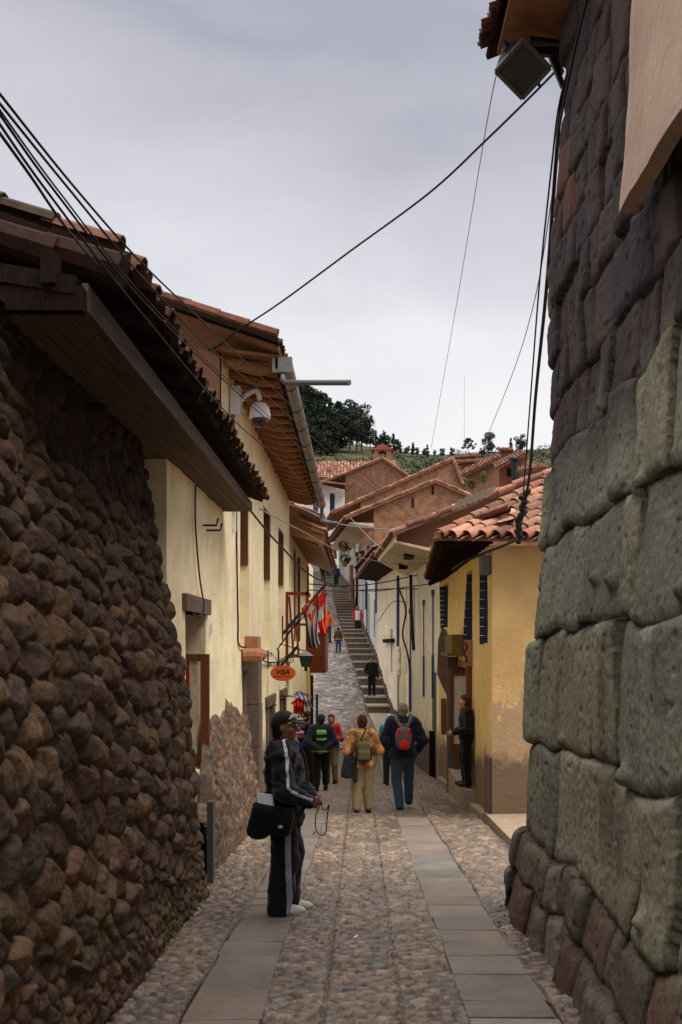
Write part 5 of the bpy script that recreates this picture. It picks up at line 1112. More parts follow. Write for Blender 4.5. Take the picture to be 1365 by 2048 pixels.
# ================================================================== PEOPLE (bodies and clothes grown from blended distance fields)
class Field:
    def __init__(s, lo, hi, h):
        s.lo = np.array(lo, float); s.h = h; s.n = np.ceil((np.array(hi) - s.lo) / h).astype(int) + 1
        s.F = np.full(s.n, .09, np.float32); s.ax = [s.lo[k] + h * np.arange(s.n[k]) for k in range(3)]
    def _loc(s, lo, hi, m):
        a = np.clip(np.floor((np.array(lo) - m - s.lo) / s.h).astype(int), 0, s.n); b = np.clip(np.ceil((np.array(hi) + m - s.lo) / s.h).astype(int) + 1, 0, s.n)
        sl_ = tuple(slice(a[k], b[k]) for k in range(3)); X = np.meshgrid(*[s.ax[k][a[k]:b[k]] for k in range(3)], indexing='ij'); return sl_, X
    def comb(s, sl_, d, k, neg=False):
        f = s.F[sl_]
        if neg: s.F[sl_] = np.maximum(f, -d); return
        if k <= 0: s.F[sl_] = np.minimum(f, d); return
        h = np.clip(.5 + .5 * (f - d) / k, 0, 1); s.F[sl_] = f * (1 - h) + d * h - k * h * (1 - h)
    def cone(s, a, b, ra, rb, k=.03, fl=(1, 1, 1)):
        a, b = np.array(a, float), np.array(b, float); r = max(ra, rb) / min(fl); sl_, X = s._loc(np.minimum(a, b) - r, np.maximum(a, b) + r, .1)
        if X[0].size == 0: return s
        fl = np.array(fl); d = (b - a); P = [(X[q] - a[q]) for q in range(3)]; dd = d @ d + 1e-9
        t = np.clip((P[0] * d[0] + P[1] * d[1] + P[2] * d[2]) / dd, 0, 1)
        D = np.sqrt(sum(((P[q] - t * d[q]) * fl[q]) ** 2 for q in range(3))) - (ra + (rb - ra) * t); s.comb(sl_, D, k); return s
    def ell(s, c, r, k=.03, neg=False, rx=0., rz=0.):
        c, r = np.array(c, float), np.array(r, float); mr = r.max(); sl_, X = s._loc(c - mr, c + mr, .1)
        if X[0].size == 0: return s
        x, y, z = [X[q] - c[q] for q in range(3)]
        if rz: x, y = x * math.cos(rz) + y * math.sin(rz), -x * math.sin(rz) + y * math.cos(rz)
        if rx: y, z = y * math.cos(rx) + z * math.sin(rx), -y * math.sin(rx) + z * math.cos(rx)
        k0 = np.sqrt((x / r[0]) ** 2 + (y / r[1]) ** 2 + (z / r[2]) ** 2); k1 = np.sqrt((x / r[0] ** 2) ** 2 + (y / r[1] ** 2) ** 2 + (z / r[2] ** 2) ** 2) + 1e-6
        s.comb(sl_, k0 * (k0 - 1) / k1, k, neg); return s
    def box(s, c, hs, rd=.02, k=.0, rx=0., rz=0., ry=0.):
        c, hs = np.array(c, float), np.array(hs, float); m = np.linalg.norm(hs); sl_, X = s._loc(c - m, c + m, .1)
        if X[0].size == 0: return s
        x, y, z = [X[q] - c[q] for q in range(3)]
        if rz: x, y = x * math.cos(rz) + y * math.sin(rz), -x * math.sin(rz) + y * math.cos(rz)
        if rx: y, z = y * math.cos(rx) + z * math.sin(rx), -y * math.sin(rx) + z * math.cos(rx)
        if ry: x, z = x * math.cos(ry) + z * math.sin(ry), -x * math.sin(ry) + z * math.cos(ry)
        q = [np.abs(v) - h + rd for v, h in zip((x, y, z), hs)]
        D = np.sqrt(sum(np.maximum(v, 0) ** 2 for v in q)) + np.minimum(np.maximum(np.maximum(q[0], q[1]), q[2]), 0) - rd; s.comb(sl_, D, k); return s
    def X(s): return np.meshgrid(*s.ax, indexing='ij')
    def cutz(s, z, above=False):
        Z = s.ax[2][None, None, :]; s.F = np.maximum(s.F, (Z - z) if above else (z - Z)).astype(np.float32); return s
    def wrinkle(s, amp, fx, fz, seed):
        m = np.abs(s.F) < .05; I = np.argwhere(m); p = s.lo + I * s.h
        s.F[m] += amp * fbm(p[:, 0] * fx, p[:, 1] * fx, p[:, 2] * fz, seed, 2); return s
    def mesh(s):
        f = s.F.copy(); f[0], f[-1], f[:, 0], f[:, -1], f[:, :, 0], f[:, :, -1] = [.05] * 6
        nx, ny, nz = f.shape; g = f < 0
        c8 = [(0, 0, 0), (1, 0, 0), (0, 1, 0), (1, 1, 0), (0, 0, 1), (1, 0, 1), (0, 1, 1), (1, 1, 1)]
        V8 = [f[a:nx - 1 + a, b:ny - 1 + b, c:nz - 1 + c] for a, b, c in c8]; cnt = sum((v < 0).astype(np.int8) for v in V8)
        act = (cnt > 0) & (cnt < 8); idx = np.full(act.shape, -1, np.int64); I = np.argwhere(act); idx[act] = np.arange(len(I))
        vals = [v[act] for v in V8]; S = np.zeros((len(I), 3)); N = np.zeros(len(I))
        for a in range(8):
            for b in range(a + 1, 8):
                if sum(abs(c8[a][q] - c8[b][q]) for q in range(3)) == 1:
                    va, vb = vals[a], vals[b]; cr = (va < 0) != (vb < 0); t = np.where(cr, va / np.where(cr, va - vb, 1), 0)[:, None]
                    S += np.where(cr[:, None], np.array(c8[a]) * (1 - t) + np.array(c8[b]) * t, 0); N += cr
        V = s.lo + (I + S / N[:, None]) * s.h; Q = []
        for ax in range(3):
            u, v = (ax + 1) % 3, (ax + 2) % 3; sl0 = [slice(1, -1)] * 3; sl0[ax] = slice(0, -1); a = g[tuple(sl0)]; sl1 = list(sl0); sl1[ax] = slice(1, None); b = g[tuple(sl1)]
            E = np.argwhere(a != b); 
            off = np.ones(3, int); off[ax] = 0; E = E + off; sg = g[E[:, 0], E[:, 1], E[:, 2]]
            def cell(du, dv): q = E.copy(); q[:, u] -= du; q[:, v] -= dv; return idx[q[:, 0], q[:, 1], q[:, 2]]
            q4 = np.stack([cell(1, 1), cell(0, 1), cell(0, 0), cell(1, 0)], 1); q4[~sg] = q4[~sg][:, ::-1]; Q.append(q4)
        return V, np.concatenate(Q)

class Person:
    """stands at the local origin, facing local +Y, his right is +X; sizes for 1.70 m, scaled by H"""
    def __init__(s, label, pos, rz, H, h, skinm='skin', lean=0., hip=(0, 0), handL=None, handR=None, elL=None, elR=None, fL=(-.1, 0, 0), fR=(.1, 0, 0), kL=None, kR=None, turn=0., fat=1., fem=False, group=None):
        s.e = empty('person', label, 'person', pos, rz, group); s.e.scale = (H / 1.7,) * 3; s.h = h; s.fat = fat
        hx, hy = hip; s.lean = lean; A = np.array
        s.pel = A([hx, hy, .93]); s.che = A([hx, hy + lean * .5, 1.25]); s.shz = 1.40; ly = hy + lean
        sw = .165 if fem else .185
        s.sh = {-1: A([hx - sw, ly, 1.385]), 1: A([hx + sw, ly, 1.385])}
        s.nk = A([hx, ly + .01, 1.45]); s.hd = A([hx, ly + .03 + lean * .3, 1.575])
        s.hand = {-1: A(handL if handL is not None else (-.25, .06, .80)), 1: A(handR if handR is not None else (.25, .06, .80))}
        s.el = {-1: A(elL if elL is not None else (-.25, -.02, 1.09)), 1: A(elR if elR is not None else (.25, -.02, 1.09))}
        s.ft = {-1: A(fL), 1: A(fR)}
        s.hj = {q: A([hx + q * .085, hy, .90]) for q in (-1, 1)}
        s.kn = {q: (A(k) if k is not None else (s.hj[q] + s.ft[q] + A([0, 0, .08])) / 2 + A([0, .03, 0])) for q, k in ((-1, kL), (1, kR))}
        s.turn = turn; s.skin = skinm
    def field(s, lo=(-.5, -.5, -.02), hi=(.5, .65, 1.75)): return Field(lo, hi, s.h)
    def put(s, name, f, mat, label=None, parent=None):
        V, Q = f.mesh()
        if len(V) == 0: return None
        return mk(name, V, Q, mat, parent or s.e, sm=True, local=True, label=label)
    def head_pt(s, p):
        c, t = math.cos(s.turn), math.sin(s.turn); return s.hd + np.array([p[0] * c + p[1] * t, -p[0] * t + p[1] * c, p[2]])
    def torso(s, f, g=0., k=.05, w=1.):
        w *= s.fat
        f.ell(s.pel + (0, 0, .0), (.158 * w + g, .115 * w + g, .15), k); f.ell((s.pel + s.che) / 2 + (0, .0, .0), (.142 * w + g, .105 * w + g, .2), k)
        f.ell(s.che + (0, 0, .0), (.165 * w + g, .112 * w + g, .21), k); f.cone(s.sh[-1] * (.75, 1, 1) + (0, 0, .0), s.sh[1] * (.75, 1, 1), .062 + g, .062 + g, k)
        return f
    def arms(s, f, r=(.052, .043, .03), k=.03, to=1.):
        for q in (-1, 1):
            f.cone(s.sh[q], s.el[q], r[0], r[1], k); f.cone(s.el[q], s.el[q] + (s.hand[q] - s.el[q]) * to, r[1], r[2], k)
        return f
    def legs(s, f, r=(.08, .055, .038), k=.03, az=.07):
        for q in (-1, 1):
            a = s.ft[q] + (0, -.02, az); f.cone(s.hj[q], s.kn[q], r[0] * s.fat, r[1], k); f.cone(s.kn[q], a, r[1], r[2], k)
        return f
    def handm(s, f, q, grip=.5):
        d = s.hand[q] - s.el[q]; d = d / np.linalg.norm(d); w0 = s.hand[q]; inn = np.array([-q, .25, 0.]); inn -= d * (inn @ d); inn /= np.linalg.norm(inn); ac = np.cross(d, inn) * q
        if ac[1] < 0 and abs(d[2]) > .6: ac = -ac
        fr = max(.0085, .5 * s.h); pc = w0 + d * .05
        f.cone(w0, w0 + d * .035, .027, .03, .02)
        for t in (-.025, -.008, .009, .026): f.cone(w0 + d * .02 + ac * t * .7, w0 + d * .088 + ac * t, .016, .014, .012)
        for n_, (t, L_) in enumerate(((-.030, .058), (-.0105, .07), (.0095, .078), (.030, .072))):
            a = w0 + d * .088 + ac * t; v1 = d * math.cos(grip) + inn * math.sin(grip); v2 = d * math.cos(grip * 2.1) + inn * math.sin(grip * 2.1)
            b = a + v1 * L_ * .52; f.cone(a, b, fr * 1.05, fr, .004); f.cone(b, b + v2 * L_ * .5, fr, fr * .85, .004)
        a = w0 + d * .03 + ac * .03; b = a + (d * .6 + ac * .65 + inn * .35) * .042; f.cone(a, b, fr * 1.35, fr * 1.15, .008); f.cone(b, b + (d * .85 + inn * .45 + ac * .1) * .034, fr * 1.1, fr * .9, .004)
    def body(s, grip=.5):
        f = s.field(); s.torso(f, -.012); s.arms(f); s.legs(f)
        f.cone(s.nk - (0, .01, .06), s.hd + (0, -.015, -.06), .056, .05, .03)
        hp = s.head_pt; t = -s.turn
        f.ell(hp((0, -.012, .028)), (.074, .094, .092), .02, rz=t); f.ell(hp((0, .022, -.035)), (.060, .068, .080), .03, rz=t)
        f.ell(hp((0, .055, -.085)), (.032, .03, .026), .03)
        f.cone(hp((0, .086, .012)), hp((0, .112, -.028)), .010, .016, .012); f.cone(hp((-.03, .08, .028)), hp((.03, .08, .028)), .013, .013, .015)
        f.cone(hp((-.02, .088, -.062)), hp((.02, .088, -.062)), .009, .009, .008); f.cone(hp((-.018, .085, -.074)), hp((.018, .085, -.074)), .009, .009, .008)
        for q in (-1, 1):
            f.ell(hp((q * .030, .098, .008)), (.016, .014, .011), 0, True); f.ell(hp((q * .042, .06, -.025)), (.022, .025, .02), .02)
            f.ell(hp((q * .076, -.008, -.008)), (.011, .022, .034), .008)
            a = s.ft[q]; f.ell(a + (0, .05, .045), (.042, .11, .035), .02); s.handm(f, q, grip)
        s.b = s.put('body', f, M[s.skin]); 
        for q in (-1, 1):
            m = MB(); m.lathe(hp((q * .030, .083, .007)), [(.002, -.010), (.009, -.006), (.0105, 0), (.009, .006), (.002, .010)], 8); 
            if s.h < .01: mk('eye', m.V, m.F, M['ink'], s.e, local=True)
        return s
    def shoes(s, mat, big=1.):
        f = s.field(lo=(-.4, -.7, -.015), hi=(.4, .8, .3))
        for q in (-1, 1):
            a = s.ft[q]; up = min(1., a[2] / .12)
            f.ell(a + (0, .065, .042 - up * .03), (.05 * big, .135 * big, .05), .02); f.ell(a + (0, -.035, .055), (.045, .055, .06), .03); f.cone(a + (0, -.02, .06), a + (0, -.02, .11), .045, .045, .02)
        f.cutz(.004); s.put('shoes', f, mat); return s
    def hair(s, mat, r=1., long=0., face=.035):
        f = s.field(lo=s.hd - (.2, .25, .35), hi=s.hd + (.2, .25, .2)); hp = s.head_pt
        f.ell(hp((0, -.018, .038)), (.086 * r, .104 * r, .096 * r), .02, rz=-s.turn); f.ell(hp((0, -.045, -.02)), (.078 * r, .07 * r, .09 * r), .03, rz=-s.turn)
        if long: f.cone(hp((0, -.05, 0)), hp((0, -.07, -long)), .07, .05, .03)
        X, Y, Z = f.X(); P = np.stack([X, Y, Z], -1) - s.hd; fy = P[..., 0] * math.sin(s.turn) + P[..., 1] * math.cos(s.turn)
        f.F = np.maximum(f.F, np.minimum(fy - .0, face + .012 - P[..., 2] * -1 * -1) if False else np.where(P[..., 2] < .055, fy - face, fy - .09)).astype(np.float32)
        f.wrinkle(.012, 40, 25, 5); s.put('hair', f, mat); return s
    def trousers(s, mat, r=(.098, .074, .062), top=.98, foot=.05, amp=.008, g=.012, name='trousers'):
        f = s.field(); w = s.fat
        f.ell(s.pel, (.165 * w + g, .12 * w + g, .16), .05); s.legs(f, r, .03, foot); f.cutz(top, True); f.wrinkle(amp, 11, 9, 3); s.ftr = f; s.put(name, f, mat); return s
    def jacket(s, mat, g=.022, hem=.82, r=(.072, .064, .05), amp=.010, to=.97, name='jacket', collar=.0, k=.05, hemw=0.):
        f = s.field(); s.torso(f, g, k)
        if hemw: f.ell(s.pel + (0, 0, hem - .93 + .05), (.16 * s.fat + g + hemw, .118 * s.fat + g + hemw, .14), .06)
        f.cutz(hem); s.arms(f, r, .04, to)
        if collar: f.cone(s.nk - (0, .01, .05), s.nk + (0, 0, collar), .075, .066, .03)
        # open neck
        f.wrinkle(amp * 1.25, 10, 16, 11); s.fj = f; s.put(name, f, mat); return s
    def band(s, base, name, mat, fn, off=.005, parent=None):
        f = Field(base.lo, base.lo + (base.n - 1) * base.h, base.h); f.n = np.array(base.F.shape); X = np.meshgrid(*base.ax, indexing='ij')
        f.F = np.maximum(base.F - off, fn(*X)).astype(np.float32); return s.put(name, f, mat, parent=parent)
    def part(s, name, mat, fn, lo=(-.5, -.5, 0), hi=(.5, .5, 1.75), label=None, h=None):
        f = Field(lo, hi, h or s.h); fn(f); return s.put(name, f, mat, label)
def seg_d(X, Y, Z, a, b):
    a, b = np.array(a), np.array(b); d = b - a; P = [X - a[0], Y - a[1], Z - a[2]]; t = np.clip((P[0] * d[0] + P[1] * d[1] + P[2] * d[2]) / (d @ d), 0, 1)
    return np.sqrt(sum((P[q] - t * d[q]) ** 2 for q in range(3)))
K = lambda *c: lin(*c)
def foot_at(px, py, Y=None):
    Y = Y or 3285. / (py - 1425); return ((px - PX) * Y / F, Y, float(gz(Y)) + .012)

# ---- man in the dark track suit, facing right, satchel on his hip
p = Person('man in navy track suit with white sleeve stripe, dark cap and black shoulder bag', foot_at(567, 1822, 8.15), R(-93), 1.64, .0085, 'skind',
           lean=-.01, handR=(.13, .235, .965), elR=(.285, .045, 1.075), handL=(-.02, .25, .97), elL=(-.27, .05, 1.1), fL=(-.075, .045, 0), fR=(.085, .0, 0), turn=R(8), fat=1.05)
p.body(.75); p.shoes(cloth(K(205, 196, 184), .1), 1.02)
p.trousers(cloth(K(20, 20, 28)), (.118, .112, .104), 1.0, .06, .022)
for q in (1,): p.band(p.ftr, 'trouser_stripe', cloth(K(150, 146, 158), .1), lambda X, Y, Z: np.maximum(np.maximum(seg_d(X, Y, Z, p.hj[1] + (.13, .055, 0), p.ft[1] + (.12, .06, .05)) - .085, np.abs(Y - (.055 + .02 * (1 - Z))) - .024), np.maximum(-X, Z - .9)), .006)
jm = cloth(K(24, 25, 38), .3)
p.jacket(jm, .04, .76, (.094, .086, .060), .034, .98, collar=.05, hemw=.025)
def strip(X, Y, Z):
    W = [(.02, 1.50), (.055, 1.40), (.075, 1.22), (.085, 1.105), (.17, 1.035), (.26, .985)]; d = 9.
    for a, b in zip(W, W[1:]): d = np.minimum(d, seg_d(0 * X, Y, Z, (0, *a), (0, *b)))
    return np.maximum(d - .013, .06 - X)
p.band(p.fj, 'sleeve_stripe', cloth(K(190, 186, 186), .1), strip, .004)
p.band(p.fj, 'back_lettering', cloth(K(196, 188, 186), .15), lambda X, Y, Z: np.maximum(np.maximum(np.abs(X - .03) - .07, np.abs(Z - 1.23) - .045), np.maximum(Y + .06, .012 - np.abs(np.sin((Z + X * .25) * 75)) * .02)), .004)
p.hair(M['ink'], .93, .06, .0)
hd = p.hd
p.part('cap', cloth(K(46, 34, 36), .2), lambda f: (f.ell(p.head_pt((0, -.012, .055)), (.09, .108, .088), .02, rz=-p.turn), f.cutz(p.hd[2] + .035), f.ell(p.head_pt((0, .10, .045)), (.07, .080, .012), .012, rz=-p.turn, rx=R(-10))), lo=hd - (.2, .2, .1), hi=hd + (.2, .26, .2))
p.part('cap_emblem', cloth(K(190, 180, 176), .3), lambda f: (f.ell(p.head_pt((.02, .075, .09)), (.045, .012, .022), .0, rz=-.5), f.ell(p.head_pt((.045, .05, .075)), (.03, .02, .012), .0), f.cone(p.head_pt((.075, .045, .035)), p.head_pt((.05, .09, .05)), .008, .006, 0)), lo=hd - (.2, .2, .1), hi=hd + (.2, .26, .2), h=.006)
def bagf(f): f.box((.26, -.06, .83), (.06, .175, .11), .04, rx=R(-13)); f.box((.29, -.05, .84), (.05, .17, .075), .03, .02, rx=R(-13)); f.ell((.27, -.17, .73), (.06, .1, .07), .05); f.wrinkle(.008, 12, 12, 4)
bag = empty('shoulder_bag', 'black flap satchel with white papers and small oval badge on the man in track suit', 'bag', tuple(foot_at(567, 1822, 8.15)), R(-93)); bag.scale = (1.66 / 1.7,) * 3
f = Field((.1, -.5, .5), (.5, .25, 1.05), .009); bagf(f); V, Q = f.mesh(); mk('bag_body', V, Q, cloth(K(16, 16, 18)), bag, sm=True, local=True)
m = MB(); m.hexa([(.25, -.17, .88), (.30, -.17, .88), (.30, -.03, .86), (.25, -.03, .86), (.25, -.18, 1.04), (.28, -.18, 1.04), (.28, -.05, 1.03), (.25, -.05, 1.03)]); mk('papers', m.V, m.F, M['paper'], bag, local=True)
m = MB(); m.lathe((.335, .02, .78), [(.022, 0), (.022, .01), (.015, .014)], 14, (1, 0, .1)); V = np.array(m.V); V[:, 2] = .78 + (V[:, 2] - .78) * .6; mk('badge', V, m.F, M['gold'], bag, local=True)
m = MB(); m.tube(spline([(.27, -.12, .92), (.20, -.09, 1.05), (.12, -.12, 1.2), (.03, -.115, 1.36), (-.08, -.03, 1.485), (-.13, .14, 1.35), (.0, .20, 1.12), (.2, .19, .9), (.28, .10, .80)], 8), .016, 6); mk('strap', m.V, m.F, cloth(K(16, 16, 18)), bag, local=True)
o_ = p.e.location; Rm = Matrix.Rotation(R(-93), 3, 'Z'); hw = Rm @ (Vector(p.hand[1] + (0, .10, -.015)) * (1.66 / 1.7)) + o_
m = MB(); m.tube(spline([hw, hw + Vector((-.045, 0, -.10)), hw + Vector((-.05, 0, -.2)), hw + Vector((-.02, 0, -.26)), hw + Vector((.03, 0, -.25)), hw + Vector((.045, 0, -.12)), hw + Vector((.06, 0, -.02))], 8), .005, 5)
m.tube(spline([hw + Vector((.0, 0, 0)), hw + Vector((.005, 0, -.05)), hw + Vector((.035, 0, -.06)), hw + Vector((.06, 0, -.02))], 6), .005, 5); m.tube([hw + Vector((-.05, 0, -.235)), hw + Vector((-.07, 0, -.26))], .005, 5)
m.build('cord', M['wire'], label='thin dark looped cord dangling from the hand of the man in track suit', cat='cord')

# ---- guard in black with reflective bands, hands clasped behind
p = Person('guard in black uniform with bright green reflective panels, hands clasped behind', foot_at(643, 1581, 20.8), R(3), 1.60, .014, 'skin',
           handR=(.045, -.165, .90), elR=(.31, -.10, 1.10), handL=(-.035, -.175, .92), elL=(-.31, -.10, 1.10), fL=(-.10, -.05, 0), fR=(.10, .12, 0), fat=1.12)
p.body(.9); p.shoes(M['ink'], 1.05); p.trousers(cloth(K(20, 20, 24)), (.11, .09, .072), 1.0, .16, .014); p.jacket(cloth(K(24, 25, 34)), .04, .86, (.088, .078, .058), .012, .98, collar=.05)
gn = cloth(K(104, 172, 70), .2); gd = cloth(K(120, 140, 40), .1)
p.band(p.fj, 'back_panel', gn, lambda X, Y, Z: np.maximum(np.maximum(np.abs(X) - .105, np.abs(Z - 1.31) - .055), Y), .008)
p.band(p.fj, 'panel_marks', cloth(K(28, 60, 22), .2), lambda X, Y, Z: np.maximum(np.maximum(np.maximum(np.abs(X) - .09, np.abs(Z - 1.31) - .04), Y), .010 - .02 * np.abs(np.sin(X * 70) * np.cos(Z * 60 + X * 30))), .0115)
p.band(p.fj, 'reflective_band', gn, lambda X, Y, Z: np.maximum(np.maximum(np.abs(X) - .115, np.abs(Z - 1.155 - .03 * np.abs(X)) - .028), Y), .008)
p.band(p.fj, 'hem_band', gd, lambda X, Y, Z: np.maximum(np.abs(Z - .895) - .022, np.maximum(Y - .02, np.abs(X) - .24)), .008)
p.part('cap', cloth(K(30, 32, 44)), lambda f: (f.ell(p.hd + (0, -.01, .05), (.094, .112, .09), .02), f.ell(p.hd + (0, -.03, .0), (.085, .09, .06), .03), f.ell(p.hd + (0, .11, .05), (.07, .08, .014), .01)), lo=p.hd - (.2, .2, .15), hi=p.hd + (.2, .26, .2))

# ---- woman in red facing us, half hidden by the guard
p = Person('woman in red jacket and khaki trousers facing up the lane with a dark camera', foot_at(663, 1560, 23.0), R(168), 1.60, .016, 'skin', handR=(-.02, .25, 1.12), elR=(.24, .05, 1.10), handL=(-.13, .24, 1.13), elL=(-.26, .03, 1.1), fem=True)
p.body(.8); p.shoes(M['darkwood']); p.trousers(cloth(K(128, 112, 80)), (.095, .08, .07)); p.jacket(cloth(K(165, 28, 26)), .025, .88, (.07, .062, .05)); p.hair(cloth(K(62, 38, 28)), 1.0, .06)
p.part('scarf', cloth(K(70, 110, 60), .3), lambda f: f.cone(p.nk + (-.05, .04, -.03), p.nk + (.05, .04, -.03), .04, .04, .02), lo=p.nk - .15, hi=p.nk + .15)
p.part('bag_strap', cloth(K(40, 110, 130)), lambda f: (f.cone((-.16, .1, 1.2), (-.21, .1, .95), .018, .018), f.cone((-.21, .1, .95), (-.22, .06, .62), .016, .012)), lo=(-.4, -.1, .5), hi=(0, .3, 1.4))
pc = np.array([.0, .30, 1.13]); m = MB(); m.box((-.14, .26, 1.09), (.0, .33, 1.19)); m.lathe((-.07, .33, 1.14), [(.045, 0), (.04, .06)], 10, (0, 1, 0)); e_ = bpy.data.objects.new('x', None); Rm = Matrix.Rotation(R(168), 3, 'Z')
V = np.array([list(Rm @ (Vector(v) * (1.6 / 1.7)) + p.e.location) for v in m.V]); bpy.data.objects.remove(e_)
mk('photo_camera', V, m.F, M['iron'], label='dark camera held at chest by the woman in red', cat='camera')

# ---- woman in orange blouse with olive rucksack
p = Person('woman in orange patterned blouse and beige trousers with short red hair, seen from behind', foot_at(725, 1629, 16.1), R(4), 1.60, .011, 'skinp',
           handL=(-.22, .12, .93), elL=(-.285, -.06, 1.08), handR=(.20, .16, 1.02), elR=(.30, -.05, 1.08), fL=(-.10, -.03, 0), fR=(.11, .05, 0), fat=1.06, fem=True)
p.body(.7); p.shoes(M['ink'], .95); p.trousers(cloth(K(150, 132, 98), .1), (.118, .098, .078), 1.0, .12, .010, .02)
t_ = NT('orange blouse'); cc = t_.mix(t_.ramp(t_.noise(9, 4), .42, .58, 0., 1.), K(196, 144, 82), K(146, 84, 58)); cc = t_.mix(t_.ramp(t_.noise(16, 3), .58, .66, 0., 1.), cc, K(214, 184, 124)); M['blouse'] = t_.out(cc, .85, 0, .15)
p.jacket(M['blouse'], .03, .80, (.08, .072, .052), .010, .9, 'blouse', hemw=.03); p.hair(cloth(K(84, 30, 22), .3), 1.05, .0, .02)
ol = cloth(K(98, 92, 66), .12); dk = cloth(K(26, 28, 26))
rk = lambda lb: empty('rucksack', lb, 'rucksack', tuple(p.e.location), p.e.rotation_euler.z)
def pack(root, H, parts, h=.011):
    root.scale = (H / 1.7,) * 3
    for nm, mt, fn in parts:
        f = Field((-.35, -.5, .75), (.35, .15, 1.6), h); fn(f); V, Q = f.mesh(); mk(nm, V, Q, mt, root, sm=True, local=True)
pack(rk('olive rucksack on the back of the woman in orange'), 1.6, [
    ('pack_body', ol, lambda f: (f.box((.01, -.20, 1.10), (.115, .06, .155), .045), f.box((.01, -.255, 1.03), (.10, .035, .08), .03, .02), f.wrinkle(.006, 14, 10, 5))),
    ('side_panel', dk, lambda f: (f.box((-.115, -.19, 1.05), (.015, .05, .11), .012), f.box((.135, -.19, 1.05), (.015, .05, .11), .012), f.box((.01, -.215, .94), (.09, .06, .02), .012), f.box((.01, -.25, .90), (.012, .01, .06), .006))),
    ('shoulder_strap', ol, lambda f: [(f.cone((q * .06 + .01, -.2, 1.22), (q * .12, -.10, 1.40), .024, .022), f.cone((q * .12, -.10, 1.40), (q * .13, .02, 1.475), .022, .02), f.cone((q * .13, .02, 1.47), (q * .13, .13, 1.3), .02, .02)) for q in (-1, 1)] + [f.box((.01, -.185, 1.235), (.10, .02, .018), .012)])])
bg_ = empty('hand_bag', 'dark grey cloth bag hanging at the left side of the woman in orange', 'bag', tuple(p.e.location), p.e.rotation_euler.z); bg_.scale = (1.6 / 1.7,) * 3
f = Field((-.5, -.4, .45), (.1, .2, 1.5), .012); f.box((-.25, -.10, .82), (.095, .05, .19), .045, ry=R(-10)); f.box((-.13, -.13, .74), (.045, .045, .19), .04, .02); f.wrinkle(.02, 9, 7, 6); V, Q = f.mesh(); mk('bag_body', V, Q, cloth(K(44, 46, 46)), bg_, sm=True, local=True)
m = MB(); m.tube(spline([(-.22, -.10, 1.0), (-.14, -.16, 1.12), (.0, -.17, 1.36), (.06, -.06, 1.475)], 6), .012, 6); mk('bag_strap', m.V, m.F, dk, bg_, local=True)

# ---- man in navy jacket and jeans with red and grey rucksack
p = Person('man in navy jacket and blue jeans with cropped grey hair, walking away', foot_at(806, 1612, 16.9), R(4), 1.80, .011, 'skinp',
           handL=(-.22, .13, .95), elL=(-.31, -.05, 1.10), handR=(.24, .12, .90), elR=(.32, -.05, 1.10), fL=(-.06, -.12, 0), fR=(.12, .22, .05), kL=(-.10, .0, .48), kR=(.115, .16, .5), fat=1.08)
p.body(.7); p.shoes(M['ink'], 1.05); p.trousers(cloth(K(52, 70, 86), .15), (.108, .082, .07), 1.0, .05, .010); p.jacket(cloth(K(26, 27, 42)), .045, .82, (.098, .086, .06), .016, .9, collar=.06, hemw=.01)
p.hair(cloth(K(120, 112, 98), .25), 1.0, .0, .02)
gr, rd = cloth(K(92, 88, 82), .12), cloth(K(205, 40, 28), .12)
pack(rk('red and grey rucksack on the back of the man in navy jacket'), 1.8, [
    ('pack_body', gr, lambda f: (f.ell((-.01, -.22, 1.16), (.13, .085, .19), .02), f.box((-.01, -.2, 1.14), (.115, .06, .15), .06, .03), f.wrinkle(.006, 14, 10, 7))),
    ('red_panel', rd, lambda f: (f.ell((-.005, -.285, 1.07), (.075, .04, .085), .02), f.box((-.075, -.255, 1.25), (.022, .04, .07), .015, .02, ry=R(14)), f.box((.065, -.255, 1.25), (.022, .04, .07), .015, .02, ry=R(-14)), f.box((-.005, -.27, 1.04), (.07, .035, .06), .03, .02))),
    ('shoulder_strap', gr, lambda f: [(f.cone((q * .05, -.2, 1.33), (q * .11, -.12, 1.43), .026, .024), f.cone((q * .11, -.12, 1.43), (q * .125, .02, 1.50), .024, .022), f.cone((q * .125, .02, 1.5), (q * .13, .14, 1.3), .022, .022)) for q in (-1, 1)] + [f.cone((-.04, -.19, 1.37), (.04, -.19, 1.37), .014, .014)])])

# ---- the rest of the passers-by
def simple(label, px, py, Y, H, rz, h, top, bot, hair, z=None, skinm='skin', long=0., jname='jacket', **k):
    pos = list(foot_at(px, py, Y)); pos[2] = H0 + (PY - py) * Y / F if z is None else z
    q = Person(label, tuple(pos), rz, H, h, skinm, **k); q.body(.6); q.shoes(M['ink']); q.trousers(cloth(bot), (.1, .08, .068)); q.jacket(cloth(top), .03, .86, (.076, .066, .052), .01, .95, jname); q.hair(cloth(hair, .3), 1., long, .03); return q
q = simple('person in turquoise jacket with white hat, almost hidden by the man in navy', 781, 1566, 22.5, 1.60, R(5), .018, K(40, 140, 178), K(40, 42, 50), K(34, 28, 26), long=.08, z=float(gz(22.5)))
q.part('hat', cloth(K(200, 192, 190)), lambda f: f.ell(q.hd + (0, 0, .075), (.09, .1, .065)), lo=q.hd - .2, hi=q.hd + .2)
q = simple('smiling person in black with long hair leaning in the doorway of the ochre house', 933, 1572, 17.25, 1.58, R(98), .011, K(22, 22, 26), K(14, 14, 16), K(70, 44, 34), skinm='skinp', long=.24, handR=(.10, .24, 1.0), elR=(.22, .02, 1.06), handL=(-.08, .26, 1.0), elL=(-.23, .03, 1.07), turn=R(25), fem=True)
